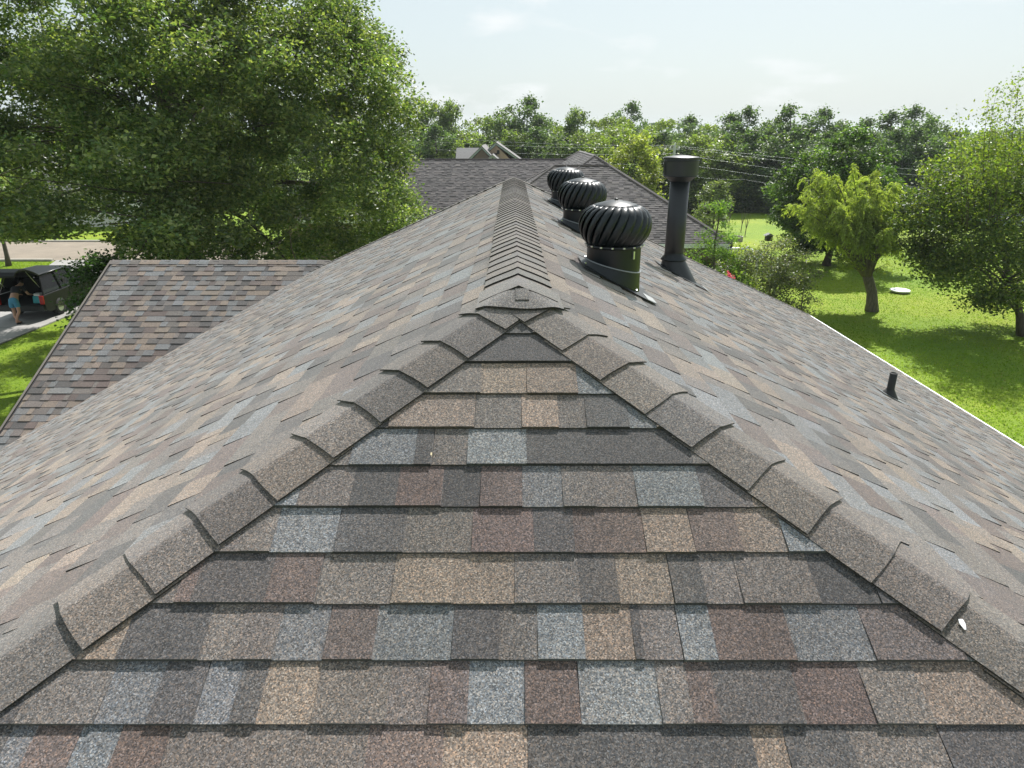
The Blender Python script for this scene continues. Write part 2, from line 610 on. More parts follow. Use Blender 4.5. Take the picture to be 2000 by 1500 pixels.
# colours and joints of the courses on the near hip face, read row by row
ROWV = [655, 712, 771, 838, 911, 992, 1081, 1183, 1294, 1415, 1548]
HIPROWS = {
    1: [(900, 'D'), (980, 'D'), (1110, 'D')],
    2: [(835, 'N'), (940, 'T'), (1028, 'T'), (1126, 'G'), (1190, 'G')],
    3: [(765, 'T'), (928, 'N'), (1019, 'T'), (1089, 'N'), (1143, 'D'), (1224, 'G'), (1275, 'G')],
    4: [(690, 'G'), (813, 'D'), (846, 'N'), (914, 'G'), (1028, 'D'), (1147, 'D'), (1345, 'D')],
    5: [(590, 'N'), (690, 'D'), (778, 'B'), (865, 'D'), (938, 'B'), (1020, 'G'), (1098, 'N'), (1160, 'N'), (1240, 'G'), (1365, 'D'), (1460, 'D')],
    6: [(480, 'N'), (540, 'G'), (660, 'D'), (793, 'N'), (923, 'B'), (1042, 'D'), (1120, 'B'), (1256, 'T'), (1348, 'B'), (1440, 'T'), (1525, 'G'), (1600, 'G')],
    7: [(360, 'B'), (390, 'D'), (530, 'B'), (625, 'N'), (770, 'T'), (885, 'T'), (1005, 'N'), (1130, 'D'), (1205, 'T'), (1308, 'D'), (1370, 'N'), (1440, 'N'), (1585, 'D'), (1700, 'D')],
    8: [(180, 'T'), (250, 'D'), (405, 'N'), (470, 'N'), (545, 'G'), (640, 'B'), (735, 'G'), (885, 'D'), (975, 'N'), (1050, 'G'), (1140, 'T'), (1235, 'D'), (1252, 'N'), (1325, 'G'), (1390, 'B'), (1540, 'G'), (1690, 'B'), (1860, 'N')],
    9: [(60, 'N'), (210, 'G'), (310, 'D'), (395, 'G'), (465, 'D'), (515, 'T'), (620, 'N'), (760, 'N'), (840, 'B'), (915, 'G'), (1025, 'B'), (1130, 'G'), (1285, 'N'), (1345, 'B'), (1395, 'D'), (1555, 'B'), (1690, 'N'), (1800, 'T'), (1990, 'T')],
    10: [(-90, 'D'), (0, 'G'), (50, 'B'), (140, 'G'), (220, 'B'), (320, 'N'), (490, 'N'), (715, 'B'), (865, 'T'), (1030, 'D'), (1185, 'D'), (1340, 'D'), (1475, 'T'), (1540, 'D'), (1670, 'N'), (1850, 'D'), (2080, 'D')],
}
seqs = {}
for i, row in HIPROWS.items():
    vm = (ROWV[i - 1] + ROWV[i]) / 2
    xs = [hit(u, vm, (0, -TP, 1), (X0, YA, ZR))[0] - X0 for u, k in row]
    out = []
    tab = False
    for j in range(len(row) - 1):
        tab = not tab
        if row[j][1] in 'DB' and j % 3: tab = True
        out.append((xs[j], xs[j + 1], row[j][1], tab))
    seqs[i + 1] = out            # list index of the course

TMAX = XE / CP
t_list = [(i + K0) * S_EXP for i in range(-1, 60) if (i + K0) * S_EXP < TMAX + .02]
courses = [-t for t in t_list]
LEN = YF - YA
faces_main = {
    # origin, A, B, polygon (a, b)
    'hip': ((X0, YA, ZR), (1, 0, 0), (0, CP, SP), [(0, 0), (-XE, -TMAX), (XE, -TMAX)]),
    'left': ((X0, YA, ZR), (0, -1, 0), (CP, 0, SP), [(0, 0), (-LEN, 0), (-LEN - XE, -TMAX), (XE, -TMAX)]),
    'right': ((X0, YA, ZR), (0, 1, 0), (-CP, 0, SP), [(0, 0), (LEN, 0), (LEN + XE, -TMAX), (-XE, -TMAX)]),
    'far': ((X0, YF, ZR), (-1, 0, 0), (0, -CP, SP), [(0, 0), (-XE, -TMAX), (XE, -TMAX)]),
}
WT = [.2, .22, .15, .17, .32]     # T G D B N
slopes = {}
all_pieces = []
for nm, (O, A, B, poly) in faces_main.items():
    O3, A3, B3 = np.array(O), np.array(A, float), np.array(B, float)
    N3 = np.cross(A3, B3)
    mb = MB()
    mb.prism([tuple(O3 + A3 * a + B3 * b - N3 * .004) for a, b in poly], tuple(-N3 * .02))
    sl = mb.build('roof_slope', M['deck'], house)
    slopes[nm] = sl
    pcs = shingle_rows(O, A, B, poly, courses, rng, PALETTE, WT, S_EXP, seqs if nm == 'hip' else None, *((.07, .24) if nm == 'hip' else (.07, .23)), blend=.12, mute=.06, thick=(.016, .0105) if nm == 'hip' else (.012, .0085))
    for p in pcs: all_pieces.append((nm, p))


def pix_area(v, n):
    u, w, d = project(v[:n])
    if d.min() < .2: return 0
    if u.max() < 0 or u.min() > 2000 or w.max() < 0 or w.min() > 1500: return 0
    u = np.clip(u, 0, 2000); w = np.clip(w, 0, 1500)
    return abs(float(np.dot(u, np.roll(w, -1)) - np.dot(w, np.roll(u, -1)))) / 2


def under_cap(v, n, nm):
    c = v[:n].mean(0)
    dx, dy = abs(c[0] - X0), YA - c[1]
    return nm != 'far' and abs(dx - dy) < .13 and dy > -.05


areas = [(0 if (under_cap(p[0], len(p[0]) // 3, nm) or nm == 'far') else pix_area(p[0], len(p[0]) // 3)) for nm, p in all_pieces]
order = sorted(range(len(all_pieces)), key=lambda i: -areas[i])
single = set(order[:300])
rest = []
for i, (nm, p) in enumerate(all_pieces):
    if i in single:
        join_pieces('shingle', [p], M['shingle'], slopes[nm])
    else:
        rest.append(p)

# wing with a gable on the left
WY, WZ, WXL = 13.152, 4.742, -7.77
WT_MAX = (WZ - 2.4) / SP
wing_rest = []
wcourses = [-(i + .35) * S_EXP for i in range(0, 60) if (i + .35) * S_EXP < WT_MAX + .02]
for sg in (-1, 1):
    O = np.array((WXL, WY, WZ)); A = np.array((1.0, 0, 0)) * (-sg); B = np.array((0, -sg * CP, SP))
    lim = -3.3 - WXL
    # the slope narrows towards the eave along the valley
    if sg == -1: poly = [(0, 0), (lim + .3, 0), (.35, -WT_MAX), (0, -WT_MAX)]
    else: poly = [(0, 0), (-lim - .3, 0), (-.35, -WT_MAX), (0, -WT_MAX)]
    N = np.cross(A, B)
    sl = MB().prism([tuple(O + A * a + B * b - N * .004) for a, b in poly], tuple(-N * .02)).build('roof_slope', M['deck'], house)
    wing_rest += shingle_rows(O, A, B, poly, wcourses, rng, PALETTE, [.26, .2, .16, .16, .26], S_EXP, wmin=.07, wmax=.26, mute=.06, thick=(.016, .007))
tag(join_pieces('shingle_field', rest + wing_rest, M['shingle'], house), kind='stuff')

# hip and ridge caps
CAPP = [(.162, .143, .129), (.178, .157, .14), (.147, .133, .123), (.19, .164, .143), (.16, .15, .142), (.138, .124, .116)]


def cap(name, P, D, L, nl, nr, w, lift0, lift1, mat, parent, col, r, crest=.035):
    """bent shingle: starts at P (exposed butt), runs along unit D for L; nl / nr: unit directions of the two wings"""
    P, D, nl, nr = (np.array(q, float) for q in (P, D, nl, nr))
    upv = np.cross(D, nr); upv = upv if upv[2] > 0 else -upv
    upl = np.cross(D, nl); upl = upl if upl[2] > 0 else -upl
    upc = (upv + upl); upc /= np.linalg.norm(upc)
    V = []
    ss = [-1, -.72, -.42, -.24, -.11, 0, .11, .24, .42, .72, 1]
    js = [r.uniform(-.004, .004) for _ in range(4)]
    for e, (s0, lift) in enumerate(((0, lift0), (L, lift1))):
        for lay in (0, 1):
            for s in ss:
                wing = nl if s < 0 else nr
                up = upl if s < 0 else upv
                x = abs(s) * w
                # rounded crest
                sag = crest * math.exp(-(x / (crest * 1.5)) ** 2) * .18
                k = min(1.0, x / (crest * 2))
                nrm = upc * (1 - k) + up * k
                nrm /= np.linalg.norm(nrm)
                q = P + D * (s0 + (js[0] * s + .003 * math.sin(s * 3 + js[1] * 900) if e == 0 else 0)) + wing * x - upc * sag
                q = q + nrm * (lift - (.0055 if lay else 0)) + upc * .004
                V.append(q)
    n = len(ss)
    V = V + V                                                     # butts and undersides get corners of their own
    F = []
    a, b, c, d = 0, n, 2 * n, 3 * n
    for i in range(n - 1):
        F.append([a + i, a + i + 1, c + i + 1, c + i])          # top
    a, b, c, d = 4 * n, 5 * n, 6 * n, 7 * n
    for i in range(n - 1):
        F.append([b + i + 1, b + i, d + i, d + i + 1])          # underside
        F.append([b + i, b + i + 1, a + i + 1, a + i])          # butt
    F.append([a, c, d, b]); F.append([a + n - 1, b + n - 1, d + n - 1, c + n - 1])
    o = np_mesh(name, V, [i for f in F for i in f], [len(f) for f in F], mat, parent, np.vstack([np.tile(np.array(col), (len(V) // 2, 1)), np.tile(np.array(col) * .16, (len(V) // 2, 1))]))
    o.data.polygons.foreach_set('use_smooth', [k < n - 1 for k in range(len(F))])
    return o


def hip_dirs(sgx, sgy):
    D = np.array([-sgx, -sgy, TP], float); D /= np.linalg.norm(D)      # up the hip
    side = np.array([0, sgy, 0], float)                                  # wing on the side slope runs along the eave direction...
    Nside = np.array([sgx * SP, 0, CP]); Nend = np.array([0, sgy * SP, CP])
    ws = np.cross(Nside, D); we = np.cross(Nend, D)
    # point the wings away from the crest, into their own faces
    if ws[1] * sgy > 0: ws = -ws
    if we[0] * sgx > 0: we = -we
    return D, ws / np.linalg.norm(ws), we / np.linalg.norm(we)


for sgx in (-1, 1):
    D, ws, we = hip_dirs(sgx, -1)
    Hlen = XE * math.sqrt(2 + TP * TP)
    A0 = np.array((X0, YA, ZR))
    t = .215 if sgx < 0 else .172
    k = 0
    while t < Hlen + .05:
        P = A0 - D * t
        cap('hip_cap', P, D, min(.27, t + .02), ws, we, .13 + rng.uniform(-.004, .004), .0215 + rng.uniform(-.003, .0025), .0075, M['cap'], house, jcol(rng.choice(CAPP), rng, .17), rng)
        t += .1885 + rng.uniform(-.004, .004)
        k += 1
for sgx in (-1, 1):                        # far hips
    D, ws, we = hip_dirs(sgx, 1)
    A0 = np.array((X0, YF, ZR)); t = .3
    while t < Hlen + .05:
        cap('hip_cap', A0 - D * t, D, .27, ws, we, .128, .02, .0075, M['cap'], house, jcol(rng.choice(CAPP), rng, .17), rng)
        t += .1885
y = 2.50
wl_, wr_ = np.array((-CP, 0, -SP)), np.array((CP, 0, -SP))
while y < YF - .1:
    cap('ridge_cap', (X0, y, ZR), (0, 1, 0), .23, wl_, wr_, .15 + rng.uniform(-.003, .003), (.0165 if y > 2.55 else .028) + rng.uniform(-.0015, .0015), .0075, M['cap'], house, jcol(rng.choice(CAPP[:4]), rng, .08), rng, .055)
    y += .146 + rng.uniform(-.005, .005)
# caps of the wing ridge
x = WXL
while x < -3.7:
    cap('ridge_cap', (x, WY, WZ), (1, 0, 0), .25, np.array((0, CP, -SP)), np.array((0, -CP, -SP)), .14, .018, .008, M['cap'], house, jcol(rng.choice([PALETTE['T'], PALETTE['N'], PALETTE['G']]), rng, .1), rng)
    x += .19


# the piece that covers the meeting of hips and ridge
def roof_z(x, y):
    dx = abs(x - X0); dy = max(0.0, YA - y)
    return ZR - TP * max(dx, dy)


def draped(name, pts_fn, nu, nv, col, thick=.006):
    V = []; F = []
    for lay in (0, 1):
        for j in range(nv + 1):
            for i in range(nu + 1):
                x_, y_, l_ = pts_fn(i / nu, j / nv)
                # soft drape: average of the roof surface around
                z_ = sum(roof_z(x_ + ax, y_ + ay) for ax in (-.035, 0, .035) for ay in (-.035, 0, .035)) / 9
                V.append((x_, y_, z_ + l_ - lay * thick))
    n = (nu + 1) * (nv + 1)
    V = V + V
    for j in range(nv):
        for i in range(nu):
            a = j * (nu + 1) + i
            F.append([a, a + 1, a + nu + 2, a + nu + 1])
    nt_ = len(F)
    m = 2 * n
    for i in range(nu):
        F.append([m + n + i, m + n + i + 1, m + i + 1, m + i])
    for j in range(nv):
        a = m + j * (nu + 1); F.append([n + a, a, a + nu + 1, n + a + nu + 1])
        a = m + j * (nu + 1) + nu; F.append([a, n + a, n + a + nu + 1, a + nu + 1])
    o = np_mesh(name, V, [i for f in F for i in f], [len(f) for f in F], M['cap'], house, np.vstack([np.tile(np.array(col), (len(V) // 2, 1)), np.tile(np.array(col) * .16, (len(V) // 2, 1))]))
    o.data.polygons.foreach_set('use_smooth', [k < nt_ for k in range(len(F))])
    return o


draped('apex_cap', lambda s, t: (X0 + (s - .5) * .325 + .004, 2.395 + .006 * math.sin(s * 7 + .6) + t * .33 + .05 * max(0, abs(2 * s - 1) - .55), .037 - .017 * t), 20, 10, (.178, .165, .154))
draped('apex_patch', lambda s, t: (X0 - .012 + s * .05, 2.43 + t * .07, .0395 - .003 * t), 3, 3, (.17, .157, .146), .003)

# bright spots: dropping on a hip cap, chipped granules
Pd = hit(1872, 1224, (0, -TP, 1), (X0, YA, ZR))
dl = MB()
rr = random.Random(3)
Dh, wsh, weh = hip_dirs(1, -1)
Nh = np.array((0, -SP, CP))
ringp = [Pd + np.array((math.cos(a) * .007, 0, 0)) + np.array((0, CP, SP)) * math.sin(a) * .014 * (1 + .3 * math.sin(3 * a)) + Nh * .0195 for a in [2 * math.pi * k / 10 for k in range(10)]]
dl.prism([tuple(p) for p in ringp], tuple(Nh * .001))
tag(dl.build('bird_dropping', M['white']), 'small white splash on the lowest right hip cap', 'dropping')
Pc = hit(843, 893, (0, -TP, 1), (X0, YA, ZR))
chip = MB().box(tuple(Pc + Nh * .0125), (.005, .016, .002), Matrix.Rotation(PA, 3, 'X'))
chip.build('granule_chip', plain('bare_mat', (.5, .42, .27), .8), slopes['hip'])

# eaves, fascia, walls
ZE = ZR - XE * TP
for sgx in (-1, 1):
    yn, yf = YA - XE, YF + XE
    if sgx < 0: yf = WY - WT_MAX * CP            # the wing takes over
    e = MB(); xe = X0 + sgx * (XE + .012)
    e.box((xe, (yn + yf) / 2, ZE - .012), (.045, yf - yn + .05, .035))
    e.build('drip_edge', M['white'], house)
    MB().box((X0 + sgx * (XE - .03), (yn + yf) / 2, ZE - .12), (.025, yf - yn - .05, .17)).build('fascia', M['white'], house)
for yy, s in ((YA - XE, -1), (YF + XE, 1)):
    MB().box((X0, yy + s * .012, ZE - .012), (2 * XE, .045, .035)).build('drip_edge', M['white'], house)
    MB().box((X0, yy - s * .03, ZE - .12), (2 * XE - .1, .025, .17)).build('fascia', M['white'], house)
MB().box((X0, (YA + YF) / 2, ZE - .215), (2 * XE - .08, LEN + 2 * XE - .08, .02)).build('soffit', M['soffit'], house)
MB().box((X0, (YA + YF) / 2, (ZE - .23) / 2), (2 * XE - 1.0, LEN + 2 * XE - 1.0, ZE - .23)).build('wall', M['brick'], house)
# gable end of the wing
hw = WT_MAX * CP
MB().prism([(WXL + .28, WY - hw + .3, 0), (WXL + .28, WY + hw - .3, 0), (WXL + .28, WY + hw - .3, 2.3), (WXL + .28, WY, WZ - .2), (WXL + .28, WY - hw + .3, 2.3)], (3.2, 0, 0)).build('gable_wall', M['siding'], house)
for sg in (-1, 1):
    a = Vector((WXL - .012, WY, WZ - .004)); b = Vector((WXL - .012, WY + sg * (hw + .01), WZ - (hw + .01) * TP - .004))
    MB().prism([tuple(a), tuple(b), tuple(b - Vector((0, 0, .16))), tuple(a - Vector((0, 0, .16)))], (-.022, 0, 0)).build('rake_board', plain('tan_rake', (.15, .13, .115), .7), house)
    a2 = a + Vector((0, 0, .012)); b2 = b + Vector((0, 0, .012))
    MB().prism([tuple(a2), tuple(b2), tuple(b2 - Vector((0, 0, .03))), tuple(a2 - Vector((0, 0, .03)))], (-.034, 0, 0)).build('rake_drip_edge', plain('tan_drip_edge', (.14, .125, .11), .6), house)

# ------------------------------------------------------------------ roof vents
def roof_right_z(x): return ZR - TP * (x - X0)


def make_turbine():
    """origin on the roof surface under the vent's axis; roof falls towards +X"""
    t = thing('turbine_vent', (0, 0, 0))
    R = .166
    n = 40
    ang = [2 * math.pi * k / n for k in range(n)]
    zc = .215                       # top of the collar
    hp = math.tan(PA * .5)

    def seam(a, r=R): return (r * math.cos(a), r * math.sin(a), .092 - hp * r * math.cos(a))
    # flat flange under the shingles
    fl = MB()
    fz = lambda x, y: (x, y, -TP * x + .012)
    fl.prism([fz(-.2, -.21), fz(.235, -.21), fz(.235, .21), fz(-.2, .21)], (0, 0, .0025))
    fl.build('flange', M['black_matte'], t)
    MB().prism([fz(.19, -.2), fz(.25, -.18), fz(.25, -.04), fz(.19, -.02)], (0, 0, .005)).build('sealant', M['sealant'], t)
    lo = MB()
    vs = []
    for a in ang: vs.append(((R + .014) * math.cos(a) - .012, (R + .014) * math.sin(a), -TP * ((R + .014) * math.cos(a) - .012) + .016))
    for a in ang: vs.append(seam(a))
    lo.add(vs, [[k, (k + 1) % n, n + (k + 1) % n, n + k] for k in range(n)])
    lo.build('base', M['black_metal'], t, smooth=True)
    up = MB()
    vs = [seam(a, R - .003) for a in ang] + [((R - .003) * math.cos(a), (R - .003) * math.sin(a), zc) for a in ang]
    up.add(vs, [[k, (k + 1) % n, n + (k + 1) % n, n + k] for k in range(n)])
    up.build('collar', M['black_metal'], t, smooth=True)
    sb = MB(); pts = [seam(a, R + .002) for a in ang]; pts.append(pts[0])
    sb.tube(pts, .0045, 6, cap=False); sb.build('seam_bead', M['galv'], t, smooth=True)
    rb = MB(); rb.lathe([(R - .004, zc - .012), (R + .006, zc - .01), (R + .008, zc + .004), (R - .004, zc + .008)], 40, close=False)
    rb.build('lower_ring', M['black_metal'], t, smooth=True)
    # seam clip on the collar
    MB().box((.10, -.135, zc - .045), (.007, .012, .045), Matrix.Rotation(math.radians(-52), 3, 'Z')).build('clip', M['steel'], t)
    for k in range(16):
        a = 2 * math.pi * (k + .5) / 16
        MB().lathe([(.0001, -.005), (.0078, -.004), (.0078, .004), (.0001, .005)], 8, (( R + .009) * math.cos(a), (R + .009) * math.sin(a), zc + .001)).build('rivet', M['steel'], t)
    for a in (-2.5, -.9, 2.3, .8):
        x, y = (R + .05) * math.cos(a) - .012, (R + .05) * math.sin(a)
        MB().lathe([(.0001, -.004), (.008, -.002), (.008, .004), (.0001, .007)], 8, (x, y, -TP * x + .03)).build('screw', M['steel'], t)
    prof = [(.163, .005), (.186, .03), (.205, .062), (.2155, .098), (.217, .135), (.208, .17), (.188, .2), (.157, .222), (.118, .235)]
    nv = 23
    for k in range(nv):
        a0 = 2 * math.pi * k / nv
        w = 2 * math.pi / nv * 1.5
        V = []; cols_ = 5
        for i, (r, z) in enumerate(prof):
            s = i / (len(prof) - 1)
            tw = .62 * (s - .1)
            mid = math.sin(math.pi * min(1, max(0, s)))
            for j in range(cols_):
                q = j / (cols_ - 1)
                ang_ = a0 + tw + w * (q - .5)
                dip = (.052 * mid + .004) * (1 - q) ** 2.2
                bow = .006 * math.sin(math.pi * q)
                V.append(((r - dip + bow) * math.cos(ang_), (r - dip + bow) * math.sin(ang_), zc + z))
        F = []
        for i in range(len(prof) - 1):
            for j in range(cols_ - 1):
                b = i * cols_ + j
                F.append([b, b + 1, b + cols_ + 1, b + cols_])
        vm = MB().add(V, F).build('vane', M['black_metal'], t, smooth=True)
        so = vm.modifiers.new('sheet', 'SOLIDIFY'); so.thickness = .0016
    tp_ = MB(); tp_.lathe([(.001, .262), (.03, .259), (.075, .25), (.118, .238), (.132, .231), (.133, .225), (.115, .222)], 36, (0, 0, zc), close=False)
    tp_.build('top_plate', M['black_metal'], t, smooth=True)
    MB().lathe([(.012, .258), (.012, .268), (.006, .272), (.0005, .273)], 10, (0, 0, zc), close=False).build('axle_bolt', M['black_matte'], t)
    MB().tube([(0, 0, .02), (0, 0, zc + .25)], .012, 8).build('spindle', M['black_matte'], t)
    return t


vent0 = make_turbine()
for k, (yy, lab) in enumerate(((4.14, 'black turbine roof vent nearest the camera'),
                               (6.18, 'middle one of the three black turbine roof vents'),
                               (8.10, 'black turbine roof vent farthest along the ridge'))):
    v = vent0 if k == 0 else copy_tree(vent0)
    xx = .62
    v.location = (xx, yy, roof_right_z(xx) + .008)
    v.rotation_euler = (0, 0, 0)
    tag(v, lab, 'roof vent', 'turbine vents beside the ridge')
    if k:
        for c in children(v):
            if c.name.startswith(('vane', 'top_plate', 'axle')): c.rotation_euler = (0, 0, .11 * k)

# flue
fx, fy = 1.735, 7.27
fz = roof_right_z(fx)
flue = thing('flue_pipe', (fx, fy, fz), 'tall black metal flue pipe with drum cap beyond the turbine vents', 'flue')
ztop = 6.85
MB().tube([(fx, fy, fz - .1), (fx, fy, ztop - .19)], .1, 28).build('pipe', M['black_matte'], flue, smooth=False)
for o in children(flue): o.data.polygons.foreach_set('use_smooth', [len(p.vertices) == 4 for p in o.data.polygons])
cp = MB().lathe([(.1, -.235), (.104, -.232), (.165, -.185), (.176, -.18), (.176, -.012), (.176, 0), (.166, .006), (.06, .018), (.001, .02)], 36, (fx, fy, ztop), close=False).build('cap', M['black_matte'], flue, smooth=True)
es = cp.modifiers.new('edges', 'EDGE_SPLIT'); es.split_angle = math.radians(40)
for zz in (-.178, -.03, -.004):
    MB().lathe([(.176, -.006), (.1805, -.003), (.1805, .003), (.176, .006)], 36, (fx, fy, ztop + zz), close=False).build('cap_band', M['black_metal'], flue, smooth=True)
MB().lathe([(.101, .06), (.102, .03), (.135, -.01), (.137, -.02), (.1, -.02)], 32, (fx, fy, fz + .16), close=False).build('storm_collar', M['black_metal'], flue, smooth=True)
cone = MB(); n = 32; vs = []
for k in range(n):
    a = 2 * math.pi * k / n
    vs.append((fx + .112 * math.cos(a), fy + .112 * math.sin(a), fz + .155))
for k in range(n):
    a = 2 * math.pi * k / n
    x = .2 * math.cos(a) + .07; yv = .17 * math.sin(a)
    vs.append((fx + x, fy + yv, fz - TP * x + .018))
cone.add(vs, [[n + k, n + (k + 1) % n, (k + 1) % n, k] for k in range(n)])
cone.build('cone_flashing', M['black_matte'], flue, smooth=True)
MB().prism([(fx - .16, fy - .24, fz + TP * .16 + .017), (fx + .33, fy - .24, fz - TP * .33 + .017), (fx + .33, fy + .24, fz - TP * .33 + .017), (fx - .16, fy + .24, fz + TP * .16 + .017)], (0, 0, .002)).build('flashing_plate', M['black_matte'], flue)
sl = MB(); sl.prism([(fx + .315, fy - .25, fz - TP * .315 + .021), (fx + .36, fy - .24, fz - TP * .36 + .015), (fx + .37, fy + .05, fz - TP * .37 + .015), (fx + .33, fy + .06, fz - TP * .33 + .021)], (0, 0, .004))
sl.build('sealant', M['sealant'], flue)

# plumbing stub
sx, sy = 3.60, 6.0
sz = roof_right_z(sx)
stub = thing('plumbing_vent', (sx, sy, sz), 'short black plumbing vent stub low on the right slope', 'vent pipe')
pp = MB().lathe([(.034, -.05), (.034, .24), (.026, .242), (.026, .1)], 18, (sx, sy, sz), close=False).build('pipe', M['rubber'], stub, smooth=True)
n = 20; vs = []
for k in range(n):
    a = 2 * math.pi * k / n; vs.append((sx + .037 * math.cos(a), sy + .037 * math.sin(a), sz + .075))
for k in range(n):
    a = 2 * math.pi * k / n; x = .075 * math.cos(a) + .012; vs.append((sx + x, sy + .07 * math.sin(a), sz - TP * x + .02))
MB().add(vs, [[n + k, n + (k + 1) % n, (k + 1) % n, k] for k in range(n)]).build('boot', M['rubber'], stub, smooth=True)
MB().prism([(sx - .1, sy - .1, sz + TP * .1 + .016), (sx + .13, sy - .1, sz - TP * .13 + .016), (sx + .13, sy + .1, sz - TP * .13 + .016), (sx - .1, sy + .1, sz + TP * .1 + .016)], (0, 0, .002)).build('flashing_plate', M['galv'], stub)

# ------------------------------------------------------------------ trees and shrubs
def leaf_quads(P, size, nrng, elong=1.9, upbias=.55, dirs=None, droop=0.0):
    """diamond leaves folded along the midrib at points P"""
    n = len(P)
    if dirs is None:
        d = nrng.normal(size=(n, 3)); d[:, 2] *= .55; d[:, 2] -= droop
    else:
        d = dirs + nrng.normal(size=(n, 3)) * .35
    d /= np.linalg.norm(d, axis=1, keepdims=True)
    up = nrng.normal(size=(n, 3)) * (1 - upbias); up[:, 2] += upbias
    side = np.cross(d, up); side /= (np.linalg.norm(side, axis=1, keepdims=True) + 1e-9)
    nn = np.cross(side, d)
    L = (size * nrng.uniform(.6, 1.3, n))[:, None]
    W = L / elong
    V = np.empty((n, 4, 3))
    V[:, 0] = P - d * L * .5
    V[:, 1] = P + side * W * .5 + nn * W * .16
    V[:, 2] = P + d * L * .5
    V[:, 3] = P - side * W * .5 + nn * W * .16
    return V


def leaf_mesh(name, quads, cols, mat, parent, world_coords=True):
    n = len(quads)
    idx = np.arange(n * 4, dtype=np.int32).reshape(n, 4)
    tri = np.concatenate([idx[:, [0, 1, 2]], idx[:, [0, 2, 3]]], 1).reshape(-1)
    return np_mesh(name, quads.reshape(-1, 3), tri, np.full(n * 2, 3), mat, parent, np.repeat(cols, 4, 0), False, world_coords)


LEAF_GAIN = 1.5


def leaf_colours(n, base, nrng, var=.22, clump=None, alt=None):
    c = np.tile(np.array(base, float), (n, 1))
    if alt is not None:
        k = nrng.random(n)[:, None] ** 2
        c = c * (1 - k) + np.array(alt) * k
    if clump is not None: c *= clump[:, None]
    c *= (1 + nrng.uniform(-var, var, n))[:, None]
    return np.clip(c * LEAF_GAIN, .002, .9)


def curve_pts(a, b, bend, n=5):
    a, b = np.array(a, float), np.array(b, float)
    return [tuple(a + (b - a) * t + np.array(bend) * math.sin(math.pi * t)) for t in np.linspace(0, 1, n)]


